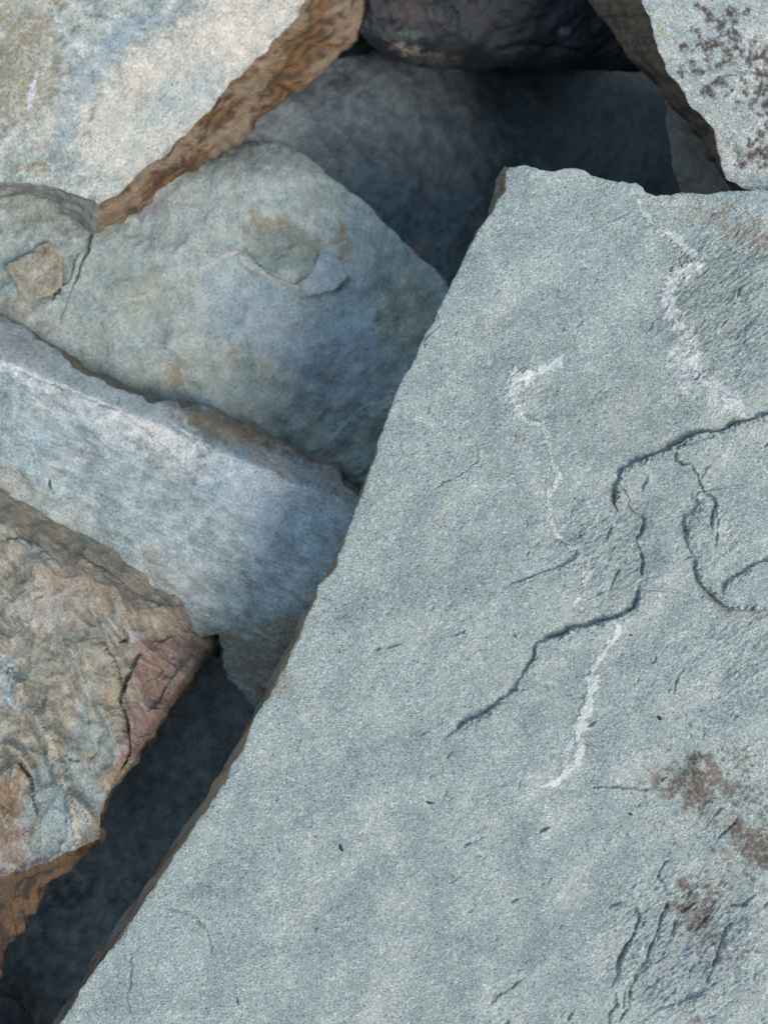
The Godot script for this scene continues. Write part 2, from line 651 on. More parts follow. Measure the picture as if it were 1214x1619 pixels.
func skirt(o: Node3D, spec: Dictionary, T: PackedVector2Array, R: PackedVector2Array, B: PackedVector2Array, L: PackedVector2Array, nu: int, nv: int, pos: PackedVector3Array, facets: Array[Vector3], blend: float, thick: float, frame: Transform3D, inv: Transform3D, off: float) -> void:
	var row := nu + 1
	var jag: float = spec.get("jag", 2.0)
	var names := ["top", "right", "bottom", "left"]
	var loop_k := PackedInt32Array()
	var loop_px := PackedVector2Array()
	var loop_side := PackedInt32Array()
	var loop_f := PackedFloat32Array()
	for s in 4:
		var n: int = [nu, nv, nu, nv][s]
		for a in n:
			var f := float(a) / n
			match s:
				0:
					loop_k.append(a)
					loop_px.append(T[a])
				1:
					loop_k.append(a * row + nu)
					loop_px.append(R[a])
				2:
					loop_k.append(nv * row + nu - a)
					loop_px.append(B[nu - a])
				3:
					loop_k.append((nv - a) * row)
					loop_px.append(L[nv - a])
			loop_side.append(s)
			loop_f.append(f)
	var M := loop_k.size()
	var lows := {}
	for s in 4:
		if spec.has("low_" + names[s]):
			var n: int = [nu, nv, nu, nv][s]
			var pts := spaced(rough_line(line(spec["low_" + names[s]]), jag * 1.6, 3.0, off + 11.0 + s), n)
			if s >= 2:
				pts.reverse()
			lows[s] = pts
	var mid := Vector3.ZERO
	for k in loop_k:
		mid += pos[k]
	mid /= M
	# where the foot of the side lies
	var foot := PackedVector3Array()
	foot.resize(M)
	var outward := PackedVector3Array()
	outward.resize(M)
	var start := [0, nu, nu + nv, 2 * nu + nv]
	var inset: float = spec.get("inset", 0.004)
	for m in M:
		var p := pos[loop_k[m]]
		var t := pos[loop_k[(m + 4) % M]] - pos[loop_k[(m + M - 4) % M]]
		t.y = 0.0
		var w := t.cross(Vector3.UP).normalized()
		if w.dot(p - mid) < 0.0 and absf(w.dot((p - mid).normalized())) > 0.25:
			w = -w
		outward[m] = w
		var s := loop_side[m]
		if lows.has(s):
			var drop: Array = spec["drop_" + names[s]]
			var f := loop_f[m] if s < 2 else 1.0 - loop_f[m]
			var z := depth_at(facets, loop_px[m].x, loop_px[m].y, blend) + lerpf(drop[0], drop[1], f)
			var q: Vector2 = lows[s][m - start[s]]
			foot[m] = inv * at(q.x, q.y, z)
		else:
			foot[m] = p - Vector3.UP * (thick * 0.45) - w * inset
	for m in M:
		var s := loop_side[m]
		if lows.has(s):
			continue
		var f := loop_f[m]
		var p := pos[loop_k[m]]
		if lows.has((s + 3) % 4) and f < 0.12:
			var e: int = (start[s] + M - 1) % M
			foot[m] = (p + (foot[e] - pos[loop_k[e]])).lerp(foot[m], smoothstep(0.0, 0.12, f))
		if lows.has((s + 1) % 4) and f > 0.88:
			var e2: int = start[(s + 1) % 4]
			foot[m] = (p + (foot[e2] - pos[loop_k[e2]])).lerp(foot[m], smoothstep(0.0, 0.12, 1.0 - f))
	# rows: the side face, then the hidden underside
	var rows_a: int = spec.get("side_rows", 18)
	var rows_b := 4
	var taper: float = spec.get("taper", 0.35)
	var rows := rows_a + rows_b
	var amp: float = spec.get("side_amp", 3.0)
	var P := PackedVector3Array()
	P.resize(M * (rows + 1) + 1)
	var C := PackedColorArray()
	C.resize(P.size())
	var cols: Array = spec.get("side_colors", spec.colors)
	var by_side: Dictionary = spec.get("side_colors_of", {})
	var rim: Color = spec.get("rim_color", Color(0, 0, 0, 0))
	var length := 0.0
	for m in M:
		var a := pos[loop_k[m]]
		length += a.distance_to(pos[loop_k[(m + 1) % M]]) * 1000.0
		var b := foot[m]
		var deep := maxf(thick * 0.3, b.y * 0.95)
		var under := b - Vector3.UP * deep + (mid - b) * Vector3(taper, 0, taper)
		var mine: Array = by_side.get(names[loop_side[m]], cols)
		var high := a.distance_to(b) * 1000.0
		for r in rows + 1:
			var p: Vector3
			if r <= rows_a:
				var f := float(r) / rows_a
				p = a.lerp(b, f)
				var n1 := n_mid.get_noise_2d(length * 0.8 + off, f * high * 1.2)
				var n2 := n_cell.get_noise_2d(length * 2.4 + off, f * high * 3.0) * 1.4
				var n3 := n_big.get_noise_2d(length * 1.1, f * high * 1.3 + off)
				var env := minf(1.0, f * 5.0) 
				p += outward[m] * (amp * 0.001 * env * (n3 * 1.4 + n1 * 0.4 + 1.6 * (n_scoop.get_noise_2d(length * 0.9 + off + 12.0 * n1, f * high * 2.4) + 0.75) + 0.2 * sin(f * PI)))
				var c: Color = mine[0].lerp(mine[1], clampf(0.5 + 2.2 * n1 + 1.4 * n2, 0.0, 1.0)).lerp(mine[2], clampf(0.3 + 2.6 * n3 + 1.2 * n2, 0.0, 1.0) * 0.85)
				if rim.a > 0.0:
					c = c.lerp(rim, (1.0 - smoothstep(0.0, 0.3, f + 0.15 * n1)) * rim.a)
				C[r * M + m] = c
			else:
				p = b.lerp(under, float(r - rows_a) / rows_b)
				C[r * M + m] = mine[0]
			P[r * M + m] = p
	var tip := M * (rows + 1)
	var W2 := PackedVector2Array()
	W2.resize(P.size())
	var run := 0.0
	for m in M:
		run += P[m].distance_to(P[(m + 1) % M])
		var down := 0.0
		for r in rows + 1:
			if r > 0:
				down += P[r * M + m].distance_to(P[(r - 1) * M + m])
			W2[r * M + m] = Vector2(down, run)
	P[tip] = mid
	P[tip].y = P[rows * M].y
	C[tip] = cols[0]
	var N := PackedVector3Array()
	N.resize(P.size())
	for r in rows + 1:
		for m in M:
			var tl := P[r * M + (m + 1) % M] - P[r * M + (m + M - 1) % M]
			var tk := P[(r + 1 if r < rows else r) * M + m] - P[(r - 1 if r > 0 else r) * M + m]
			N[r * M + m] = tl.cross(tk).normalized()
	N[tip] = Vector3.DOWN
	var shown := PackedInt32Array()
	for r in rows:
		for m in M:
			var a := r * M + m
			var b := r * M + (m + 1) % M
			shown.append_array([a, a + M, b, b, a + M, b + M])
	for m in M:
		shown.append_array([rows * M + m, tip, rows * M + (m + 1) % M])
	part(spec.get("side_name", "broken_side"), surface(P, N, C, W2, shown), spec.get("side_material", grain_edge), o, spec.get("side_label", ""))


func patch(x: float, y: float, rx: float, ry: float, turn: float, col: Color, k := 1.0, rag := 1.5, f := 1.0, soft := 0.5, bias := 0.0) -> Dictionary:
	return {"c": Vector2(x, y), "rx": rx, "ry": ry, "cs": cos(deg_to_rad(turn)), "sn": sin(deg_to_rad(turn)), "col": col, "k": k, "rag": rag, "f": f, "soft": soft, "bias": bias, "reach": maxf(rx, ry) * (1.0 + maxf(0.0, rag * 0.7 - bias) * soft)}


func area(flat: Array, col: Color, k := 1.0, soft := 6.0, rag := 8.0, f := 0.8) -> Dictionary:
	var poly := line(flat)
	var box := Rect2(poly[0], Vector2.ZERO)
	for q in poly:
		box = box.expand(q)
	return {"c": box.get_center(), "poly": poly, "col": col, "k": k, "soft": soft, "rag": rag, "f": f, "reach": maxf(box.size.x, box.size.y) * 0.5 + soft + rag}


# ------------------------------------------------------------------ the setting

func make_ground() -> void:
	var n := 60
	var size := 8.0
	var P := PackedVector3Array()
	var N := PackedVector3Array()
	var C := PackedColorArray()
	var U := PackedVector2Array()
	var I := PackedInt32Array()
	for j in n + 1:
		for i in n + 1:
			var x := (float(i) / n - 0.5) * size
			var z := (float(j) / n - 0.5) * size
			P.append(Vector3(x, -0.35 + 0.03 * n_big.get_noise_2d(x * 100.0, z * 100.0), z))
			N.append(Vector3.UP)
			U.append(Vector2(x, z))
			var t := 0.5 + 0.5 * n_mid.get_noise_2d(x * 200.0, z * 200.0)
			C.append(Color(0.10, 0.095, 0.085).lerp(Color(0.15, 0.14, 0.12), t))
	for j in n:
		for i in n:
			var k := j * (n + 1) + i
			I.append_array([k, k + 1, k + n + 1, k + 1, k + n + 2, k + n + 1])
	var o := part("ground", surface(P, N, C, U, I), grain_edge, self)
	o.set_meta("kind", "structure")
	o.set_meta("label", "dark stony ground under the pile of broken stone")


# the heap going on beyond what the frame shows: many stones that nobody singles out, one object
func make_rubble() -> void:
	var rng := RandomNumberGenerator.new()
	rng.seed = 41
	var nl := 34
	var nr := 48
	var P := PackedVector3Array()
	var C := PackedColorArray()
	var U := PackedVector2Array()
	var I := PackedInt32Array()
	var planes: Array[Vector4] = []
	for k in 13:
		var d := Vector3(rng.randfn(), rng.randfn() * 0.8, rng.randfn()).normalized()
		planes.append(Vector4(d.x, d.y, d.z, rng.randf_range(0.55, 0.95)))
	for j in nl + 1:
		for i in nr + 1:
			var th := PI * j / nl
			var ph := TAU * (i % nr) / nr
			var d := Vector3(sin(th) * cos(ph), cos(th), sin(th) * sin(ph))
			var r := 1.1
			for q in planes:
				var c := d.x * q.x + d.y * q.y + d.z * q.z
				if c > 0.05:
					r = minf(r, q.w / c)
			r *= 1.0 + 0.05 * n_mid.get_noise_3d(d.x * 90.0, d.y * 90.0, d.z * 90.0) + 0.02 * n_fine.get_noise_3d(d.x * 60.0, d.y * 60.0, d.z * 60.0)
			P.append(d * r)
			var t := 0.5 + 0.8 * n_cell.get_noise_3d(d.x * 60.0, d.y * 60.0, d.z * 60.0)
			C.append(Color(0.75, 0.78, 0.76).lerp(Color(1.0, 0.95, 0.86), clampf(t, 0.0, 1.0)))
			U.append(Vector2(float(i) / nr, float(j) / nl))
	for j in nl:
		for i in nr:
			var k := j * (nr + 1) + i
			I.append_array([k, k + nr + 1, k + 1, k + 1, k + nr + 1, k + nr + 2])
	var N := PackedVector3Array()
	N.resize(P.size())
	for f in range(0, I.size(), 3):
		var n := (P[I[f + 2]] - P[I[f]]).cross(P[I[f + 1]] - P[I[f]])
		for e in 3:
			N[I[f + e]] += n
	for k in P.size():
		N[k] = N[k].normalized() if N[k].dot(P[k]) >= 0.0 else -N[k].normalized()
	var places: Array[Transform3D] = []
	var tints: Array[Color] = []
	for layer in 2:
		for gz in range(-8, 9):
			for gx in range(-8, 9):
				var r := rng.randf_range(0.17, 0.27)
				var x := gx * 0.30 + rng.randf_range(-0.09, 0.09)
				var z := gz * 0.30 - 0.05 + rng.randf_range(-0.09, 0.09)
				var turn := Basis.from_euler(Vector3(rng.randf() * TAU, rng.randf() * TAU, rng.randf() * TAU))
				var wide := Vector3(rng.randf_range(0.8, 1.25), rng.randf_range(0.6, 0.9), rng.randf_range(0.8, 1.25)) * r
				var drop := rng.randf_range(0.0, 0.12)
				var pick := rng.randf()
				if absf(x - 0.04) < 0.46 + r and absf(z + 0.04) < 0.58 + r:
					continue
				places.append(Transform3D(turn.scaled_local(wide), Vector3(x, (0.30 if layer == 1 else 0.0) - drop - 0.1, z)))
				tints.append(Color(0.33, 0.37, 0.355).lerp(Color(0.38, 0.31, 0.23), pick * pick))
	var mm := MultiMesh.new()
	mm.transform_format = MultiMesh.TRANSFORM_3D
	mm.use_colors = true
	mm.mesh = surface(P, N, C, U, I)
	mm.instance_count = places.size()
	for k in places.size():
		mm.set_instance_transform(k, places[k])
		mm.set_instance_color(k, tints[k])
	var o := MultiMeshInstance3D.new()
	o.name = "stone_rubble"
	o.multimesh = mm
	o.material_override = grain_edge
	add_child(o)
	o.set_meta("kind", "stuff")
	o.set_meta("label", "heap of grey and tan broken stones going on around the nearest ones")
	o.set_meta("category", "rubble")


# ------------------------------------------------------------------ the rocks

func make_rocks() -> void:
	foreground_slab()
	var rust := Color(0.23, 0.12, 0.052)
	var rust_dark := Color(0.095, 0.058, 0.036)
	var cream := Color(0.55, 0.47, 0.40)
	var grey := Color(0.33, 0.36, 0.35)
	var blue := Color(0.27, 0.33, 0.38)

	var o := thing("stone_slab", "pale cream and grey-green slab with a rusty brown broken edge facing down right", "stone slab", "broken stones of the pile")
	rock(o, {
		"n": [230, 190], "salt": 2.0, "jag": 3.0, "thick": 0.2,
		"top": [-120, -110, 200, -110, 505, -110], "right": [505, -110, 488, -20, 484, 0, 470, 25, 430, 65, 400, 100, 365, 130, 345, 155, 320, 185, 290, 215, 255, 245, 225, 270, 200, 295, 175, 313, 158, 324],
		"bottom": [-120, 276, 0, 284, 50, 289, 85, 296, 120, 306, 145, 318, 158, 324], "left": [-120, -110, -120, 276],
		"low_top": [-480, -520, 300, -560, 650, -110], "drop_top": [0.1, 0.12], "low_left": [-480, -520, -520, -100, -400, 200, -120, 320], "drop_left": [0.1, 0.035],
		"low_right": [650, -110, 600, -20, 588, 15, 567, 52, 535, 90, 490, 130, 460, 150, 400, 203, 350, 245, 300, 282, 250, 315, 200, 345, 165, 365, 148, 374], "drop_right": [0.12, 0.06],
		"low_bottom": [-120, 320, 0, 312, 22, 309, 45, 311, 68, 316, 90, 326, 110, 338, 125, 352, 135, 365, 148, 374], "drop_bottom": [0.035, 0.06],
		"facets": [[157, 322, 1.03, 485, 0, 1.05, 0, 0, 1.0]],
		"amp": [6.0, 1.3, 0.5], "mottle": 0.42, "scoop": 1.2, "wear": 2.5, "colors": [Color(0.265, 0.305, 0.285), Color(0.335, 0.365, 0.345), Color(0.44, 0.415, 0.375)],
		"patches": [
			patch(20, 110, 90, 160, 10, Color(0.27, 0.215, 0.13), 0.8, 1.2, 0.5), area([290, 10, 215, 60, 180, 100, 150, 140, 125, 190, 105, 235, 78, 228, 108, 150, 150, 70, 220, 15], blue, 0.7, 10.0, 22.0),
			area([310, 20, 262, 66, 195, 92, 172, 130, 150, 160, 130, 200, 118, 232, 138, 262, 150, 322, 168, 318, 232, 260, 300, 205, 342, 150, 402, 95, 468, 22, 486, -10, 330, -10], Color(0.64, 0.55, 0.465), 0.82, 8.0, 34.0, 1.7),
			patch(250, 175, 70, 30, -50, Color(0.36, 0.40, 0.37), 0.8, 2.6, 1.6), patch(330, 120, 50, 24, -50, Color(0.37, 0.41, 0.39), 0.7, 2.6, 1.6), patch(170, 290, 50, 20, 0, Color(0.36, 0.39, 0.37), 0.7, 2.6, 1.6), patch(220, 240, 60, 20, -50, Color(0.40, 0.42, 0.40), 0.8, 3.6, 2.0, 0.8, 0.3), patch(300, 90, 80, 30, -50, Color(0.44, 0.42, 0.38), 0.8, 3.6, 2.0, 0.8, 0.3), patch(420, 60, 50, 16, -45, Color(0.36, 0.40, 0.39), 0.8, 3.6, 2.0, 0.8, 0.3), patch(70, 190, 70, 40, 0, Color(0.48, 0.47, 0.43), 0.7, 3.6, 1.8, 0.8, 0.3), patch(120, 60, 50, 50, 0, Color(0.50, 0.50, 0.45), 0.6, 3.6, 1.8, 0.8, 0.3),
			patch(380, 40, 90, 60, -30, Color(0.64, 0.55, 0.47), 0.8, 2.2, 1.0), patch(60, 265, 26, 16, 0, Color(0.30, 0.2, 0.1), 0.6, 1.5, 2.0), patch(52, 150, 6, 34, 12, Color(0.6, 0.6, 0.7), 0.8, 1.0, 1.5),
			patch(300, 165, 60, 40, -40, Color(0.37, 0.42, 0.42), 0.7, 1.8, 1.2)],
		"side_colors": [rust_dark, rust, Color(0.31, 0.235, 0.165)], "side_amp": 3.0, "side_name": "broken_edge", "side_label": "rust brown broken edge of the pale slab",
		"side_colors_of": {"bottom": [Color(0.22, 0.22, 0.21), Color(0.32, 0.31, 0.29), Color(0.28, 0.26, 0.23)]},
		"lines": [["crack", [360, 60, 380, 72, 405, 80], 2.0, 3.0], ["crack", [120, 272, 160, 282, 200, 285], 2.0, 2.5], ["step", [60, 160, 52, 120, 70, 60], 1.5, 12.0]],
	}, "weathered_face")

	o = thing("stone_block", "whitish stone block speckled with dark brown lichen spots, its side deep brown", "stone block", "broken stones of the pile")
	rock(o, {
		"n": [170, 210], "keep": "speckled", "salt": 4.0, "jag": 2.6, "thick": 0.13, "taper": 0.6, "material": grain_slab,
		"top": [1000, -110, 1180, -110, 1360, -110], "bottom": [1147, 280, 1165, 291, 1182, 297, 1214, 299, 1360, 306],
		"left": [1000, -110, 1012, -20, 1017, 0, 1030, 45, 1040, 75, 1057, 110, 1078, 142, 1095, 165, 1127, 205, 1132, 230, 1136, 252, 1147, 280], "right": [1360, -110, 1360, 306],
		"low_right": [1620, -560, 1700, -100, 1620, 320], "drop_right": [0.08, 0.08], "low_top": [880, -110, 1100, -480, 1620, -560], "drop_top": [0.09, 0.08], "low_left": [880, -110, 915, -25, 930, 0, 952, 30, 977, 65, 1007, 100, 1042, 140, 1055, 165, 1087, 200, 1112, 235, 1135, 268, 1150, 289], "drop_left": [0.09, 0.05],
		"facets": [[1135, 250, 0.945, 1214, 0, 0.97, 1017, 0, 0.99]],
		"amp": [5.0, 1.5, 0.3], "mottle": 0.16, "scoop": 0.7, "terrace": 0.3, "grain": Vector3(0.6, 1.5, 0.7), "uv_turn": -0.7, "wear": 2.0, "colors": [Color(0.47, 0.485, 0.46), Color(0.56, 0.56, 0.53), Color(0.59, 0.55, 0.48)],
		"patches": [
			patch(1172, 185, 18, 14, 0, Color(0.40, 0.22, 0.12), 0.7, 3.0, 1.6, 0.8, 0.3), patch(1153, 57, 18, 12, 20, Color(0.04, 0.03, 0.03), 0.9, 2.5, 1.6, 0.6), patch(1046, 47, 8, 8, 0, Color(0.45, 0.33, 0.14), 0.7, 1.5, 3.0), patch(1120, 225, 30, 60, -20, Color(0.50, 0.38, 0.24), 0.5, 2.0, 1.5)],
		"spots": [1148, 30, 14, 18, 1125, 84, 26, 15, 1130, 130, 24, 12, 1092, 95, 16, 10, 1180, 20, 9, 12, 1112, 64, 18, 8, 1190, 98, 26, 26, 1202, 138, 16, 30, 1208, 170, 12, 14, 1184, 232, 20, 22, 1200, 248, 12, 9, 1110, 145, 14, 8, 1085, 76, 14, 9, 1170, 75, 14, 7, 1140, 105, 10, 8, 1212, 205, 12, 16, 1165, 162, 10, 7, 1118, 20, 20, 10, 1075, 110, 9, 6, 1176, 260, 8, 6, 1240, 100, 40, 60, 1260, 220, 40, 40],
		"side_colors": [Color(0.09, 0.06, 0.042), Color(0.19, 0.13, 0.088), Color(0.14, 0.092, 0.06)], "side_amp": 1.8, "side_name": "broken_side", "side_label": "dark brown broken side of the speckled block",
	}, "speckled_face")

	o = thing("boulder", "rounded blue-grey boulder with brown stains and a shallow chip scar, centre of the heap", "boulder", "broken stones of the pile")
	rock(o, {
		"n": [300, 270], "vein_color": Color(0.50, 0.46, 0.41), "salt": 6.0, "jag": 2.5, "thick": 0.2, "blend": 0.013,
		"top": [148, 372, 165, 340, 230, 290, 310, 245, 390, 222, 440, 225, 480, 240, 522, 280], "right": [522, 280, 575, 322, 625, 372, 665, 405, 705, 445, 745, 540, 740, 660, 680, 860],
		"bottom": [55, 575, 200, 690, 400, 780, 680, 860], "left": [148, 372, 138, 405, 112, 455, 95, 500, 55, 575],
		"facets": [[430, 300, 1.105, 150, 420, 1.10, 600, 440, 1.115], [300, 560, 1.105, 560, 520, 1.11, 480, 760, 1.16], [390, 235, 1.14, 480, 245, 1.145, 430, 275, 1.105], [540, 300, 1.13, 680, 430, 1.14, 580, 430, 1.11]],
		"amp": [8.0, 1.6, 0.3], "mottle": 0.16, "scoop": 1.9, "wear": 4.0, "colors": [Color(0.275, 0.33, 0.325), Color(0.32, 0.365, 0.36), Color(0.37, 0.375, 0.33)],
		"patches": [
			patch(450, 380, 80, 42, 10, Color(0.22, 0.155, 0.09), 0.8, 1.8, 1.0), patch(545, 385, 16, 42, -15, Color(0.26, 0.15, 0.07), 0.7, 1.2, 1.0), area([310, 432, 345, 415, 372, 396, 392, 420, 425, 438, 470, 452, 474, 468, 530, 462, 553, 441, 590, 480, 600, 540, 520, 590, 400, 560, 330, 520], Color(0.315, 0.375, 0.43), 0.65, 12.0, 30.0), area([508, 398, 534, 402, 550, 436, 528, 458, 500, 464, 478, 466, 492, 430], Color(0.35, 0.41, 0.45), 0.8, 3.0, 4.0), area([385, 352, 420, 345, 480, 350, 505, 395, 490, 430, 470, 450, 430, 436, 395, 412], Color(0.21, 0.25, 0.23), 0.75, 5.0, 6.0),
			patch(480, 300, 60, 30, 20, Color(0.40, 0.41, 0.37), 0.6, 2.5, 1.6), patch(430, 352, 30, 12, -10, Color(0.30, 0.2, 0.12), 0.7, 2.5, 2.0), patch(480, 350, 34, 10, 20, Color(0.46, 0.45, 0.42), 0.6, 2.5, 2.0), patch(460, 440, 34, 12, 18, Color(0.48, 0.44, 0.40), 0.6, 2.0, 2.0), patch(275, 590, 34, 26, 20, Color(0.24, 0.175, 0.09), 0.65, 1.4, 1.0), patch(640, 490, 50, 60, 0, Color(0.28, 0.21, 0.14), 0.5, 1.6, 1.0), patch(250, 330, 34, 18, -30, Color(0.17, 0.15, 0.19), 0.5, 1.2, 0.9),
			patch(220, 460, 70, 40, 20, Color(0.27, 0.27, 0.18), 0.5, 1.5, 0.9), patch(540, 600, 100, 80, 0, Color(0.24, 0.28, 0.34), 0.6, 1.5, 0.7), patch(520, 265, 40, 14, 40, Color(0.36, 0.27, 0.19), 0.6, 1.5, 1.0)],
		"zones": [{"name": "raised_flake", "at": [506, 398, 534, 400, 548, 425, 553, 441, 528, 462, 500, 468, 474, 470, 490, 430]}, {"name": "chip_scar", "at": [385, 385, 400, 352, 440, 340, 490, 355, 506, 398, 490, 430, 470, 450, 450, 446, 425, 432, 405, 415]}],
		"lines": [["step", [556, 438, 545, 450, 528, 462, 500, 468, 472, 470], 5.0, 26.0, 3.0, 0.1, 0.1], ["step", [470, 450, 490, 430, 506, 398, 520, 398, 540, 412, 553, 436], 2.0, 24.0, 0.8, 0.1, 0.1], ["step", [385, 385, 405, 415, 425, 432, 450, 446, 470, 450, 490, 432, 508, 396], 6.0, 34.0, 1.5], ["ridge", [372, 398, 392, 420, 425, 438, 465, 455], 2.6, 7.0], ["vein", [372, 396, 395, 422, 425, 440, 468, 456], 0.2, 6.0, 0.85], ["vein", [310, 432, 345, 415, 375, 396], 0.2, 5.0, 0.65],
			["step", [205, 470, 235, 460, 240, 456], 1.5, 10.0], ["vein", [200, 478, 238, 462], 0.2, 4.0, 0.6], ["ridge", [555, 440, 585, 480, 600, 510], 3.0, 12.0], ["crack", [360, 640, 357, 625, 365, 615], 3.0, 5.0], ["step", [520, 700, 560, 650, 640, 620], 3.0, 20.0]],
		"side_colors": [Color(0.2, 0.22, 0.22), Color(0.28, 0.29, 0.28), Color(0.25, 0.21, 0.16)],
	}, "rounded_face")

	o = thing("stone_block", "dull grey stone wedged under the rust-edged slab, bearing a tan flake", "stone block", "broken stones of the pile")
	rock(o, {
		"n": [140, 150], "salt": 8.0, "jag": 2.5, "mottle": 0.24, "thick": 0.18, "top": [-120, 240, 60, 245, 240, 300], "right": [240, 300, 235, 400, 220, 500, 200, 660], "bottom": [-120, 600, 0, 610, 200, 660], "left": [-120, 240, -120, 600],
		"facets": [[0, 320, 1.108, 130, 400, 1.108, 60, 545, 1.102], [138, 400, 1.108, 95, 510, 1.102, 220, 450, 1.20]], "amp": [8.0, 3.0, 0.7], "colors": [Color(0.29, 0.345, 0.335), Color(0.335, 0.385, 0.375), Color(0.37, 0.385, 0.35)],
		"patches": [patch(15, 485, 45, 36, 0, Color(0.25, 0.19, 0.13), 0.6, 1.4, 0.9), patch(60, 530, 60, 40, 0, Color(0.22, 0.19, 0.14), 0.5, 1.4, 0.9), patch(60, 340, 60, 26, 0, Color(0.22, 0.25, 0.20), 0.5, 1.4, 0.9)],
		"lines": [["step", [80, 480, 112, 440, 130, 392], 4.0, 20.0, 1.0]], "side_colors": [Color(0.2, 0.22, 0.22), Color(0.25, 0.26, 0.25), Color(0.22, 0.2, 0.17)],
	}, "weathered_face")
	rock(o, {
		"n": [60, 56], "salt": 9.0, "jag": 3.2, "mottle": 0.3, "thick": 0.016, "top": [8, 420, 40, 405, 68, 386, 84, 384], "right": [84, 384, 93, 400, 99, 430, 98, 455], "bottom": [38, 474, 52, 477, 70, 470, 98, 455], "left": [8, 420, 22, 445, 38, 474],
		"facets": [[8, 420, 1.097, 84, 384, 1.1, 60, 476, 1.097]], "amp": [1.5, 1.2, 0.5], "wear": 1.2, "colors": [Color(0.30, 0.25, 0.18), Color(0.33, 0.29, 0.23), Color(0.36, 0.34, 0.29)], "side_name": "flake_side",
		"side_colors": [Color(0.16, 0.13, 0.1), Color(0.2, 0.17, 0.13), Color(0.2, 0.16, 0.11)],
	}, "loose_flake", o)

	o = thing("stone_slab", "pale blue-grey wedge-shaped slab with white streaked upper rim and brown foot", "stone slab", "broken stones of the pile")
	rock(o, {
		"n": [330, 240], "keep": "wedge", "vein_color": Color(0.58, 0.55, 0.53), "salt": 10.0, "jag": 4.0, "thick": 0.2, "blend": 0.0035,
		"top": [-120, 470, 0, 503, 40, 516, 75, 545, 110, 575, 150, 598, 200, 618, 240, 637, 262, 636, 282, 634, 292, 646, 322, 642, 350, 654, 400, 680, 450, 706, 500, 730, 530, 745, 552, 775, 610, 835],
		"right": [610, 835, 590, 900, 550, 985, 480, 1085, 408, 1126], "bottom": [-120, 900, 100, 985, 300, 1010, 345, 1008, 352, 1040, 362, 1075, 385, 1105, 408, 1126], "left": [-120, 470, -120, 900],
		"facets": [[0, 600, 1.0, 560, 800, 1.015, 300, 950, 1.025], [0, 565, 1.0, 540, 790, 1.015, 250, 630, 1.06], [300, 975, 1.03, 510, 945, 1.025, 400, 1115, 1.075]],
		"amp": [7.0, 1.8, 0.5], "mottle": 0.28, "scoop": 1.5, "grain": Vector3(0.45, 1.7, 0.5), "streak": true, "uv_turn": -0.5, "wear": 4.0, "colors": [Color(0.25, 0.30, 0.31), Color(0.31, 0.36, 0.37), Color(0.38, 0.39, 0.38)],
		"patches": [
			area([0, 505, 40, 520, 110, 580, 200, 622, 280, 645, 330, 700, 300, 722, 200, 668, 100, 622, 0, 578], Color(0.60, 0.58, 0.555), 0.85, 9.0, 18.0), area([262, 640, 300, 640, 350, 655, 420, 690, 445, 715, 400, 722, 360, 704, 330, 690, 300, 680], Color(0.23, 0.145, 0.08), 0.8, 6.0, 18.0, 1.4), patch(120, 600, 260, 44, 27, Color(0.60, 0.585, 0.56), 0.95, 2.2, 1.2), patch(250, 690, 130, 20, 38, Color(0.56, 0.52, 0.51), 0.8, 2.2, 1.2), patch(430, 760, 120, 34, 35, Color(0.45, 0.47, 0.49), 0.7, 2.0, 1.0), patch(330, 670, 70, 22, 28, Color(0.26, 0.17, 0.095), 0.8, 1.6, 1.0), patch(440, 730, 120, 26, 33, Color(0.36, 0.28, 0.21), 0.6, 1.8, 1.0), patch(420, 1045, 125, 88, -8, Color(0.25, 0.19, 0.13), 0.9, 1.6, 0.9), patch(420, 690, 160, 15, 27, Color(0.20, 0.115, 0.06), 0.8, 2.6, 1.4), patch(530, 780, 40, 60, 30, Color(0.27, 0.22, 0.17), 0.6, 2.2, 1.2),
			patch(440, 800, 150, 80, 30, Color(0.31, 0.37, 0.43), 0.7, 1.3, 0.7), patch(60, 800, 150, 40, 28, Color(0.34, 0.36, 0.31), 0.6, 1.4, 0.8), patch(250, 900, 60, 30, 40, Color(0.30, 0.25, 0.18), 0.4, 1.4, 0.9), patch(30, 545, 90, 18, 30, Color(0.42, 0.39, 0.36), 0.7, 1.3, 0.8), patch(20, 760, 26, 60, -35, Color(0.43, 0.38, 0.33), 0.6, 1.2, 0.8)],
		"lines": [["step", [0, 580, 60, 600, 130, 628, 190, 650, 240, 690, 300, 745], 3.0, 22.0, 1.0], ["crack", [75, 592, 90, 612, 130, 622, 158, 614], 3.0, 4.0], ["crack", [260, 665, 300, 690, 315, 715], 4.0, 6.0], ["crack", [395, 690, 430, 735, 470, 765], 3.5, 6.0], ["step", [290, 745, 270, 725, 230, 680], 2.0, 14.0], ["crack", [340, 900, 380, 885, 420, 890], 2.0, 4.0], ["ridge", [0, 700, 40, 740, 70, 790], 3.0, 14.0], ["ridge", [280, 648, 330, 655, 380, 690], 5.0, 16.0], ["ridge", [400, 700, 460, 730, 530, 760], 4.0, 16.0], ["step", [545, 790, 500, 770, 450, 745, 390, 720], 3.0, 14.0, 1.0], ["step", [340, 720, 320, 700, 300, 670], 3.0, 12.0, 1.0], ["vein", [0, 560, 70, 590, 150, 620, 240, 660], 0.5, 16.0, 0.8], ["vein", [60, 640, 140, 670, 230, 720], 0.3, 8.0, 0.5], ["vein", [310, 762, 345, 758, 372, 745], 0.3, 5.0, 0.6]],
		"side_colors": [Color(0.18, 0.15, 0.12), Color(0.25, 0.21, 0.17), Color(0.22, 0.17, 0.12)],
	}, "cleaved_face")

	o = thing("stone_block", "lumpy tan and rusty stone block with reddish right flank and ridged veins", "stone block", "broken stones of the pile")
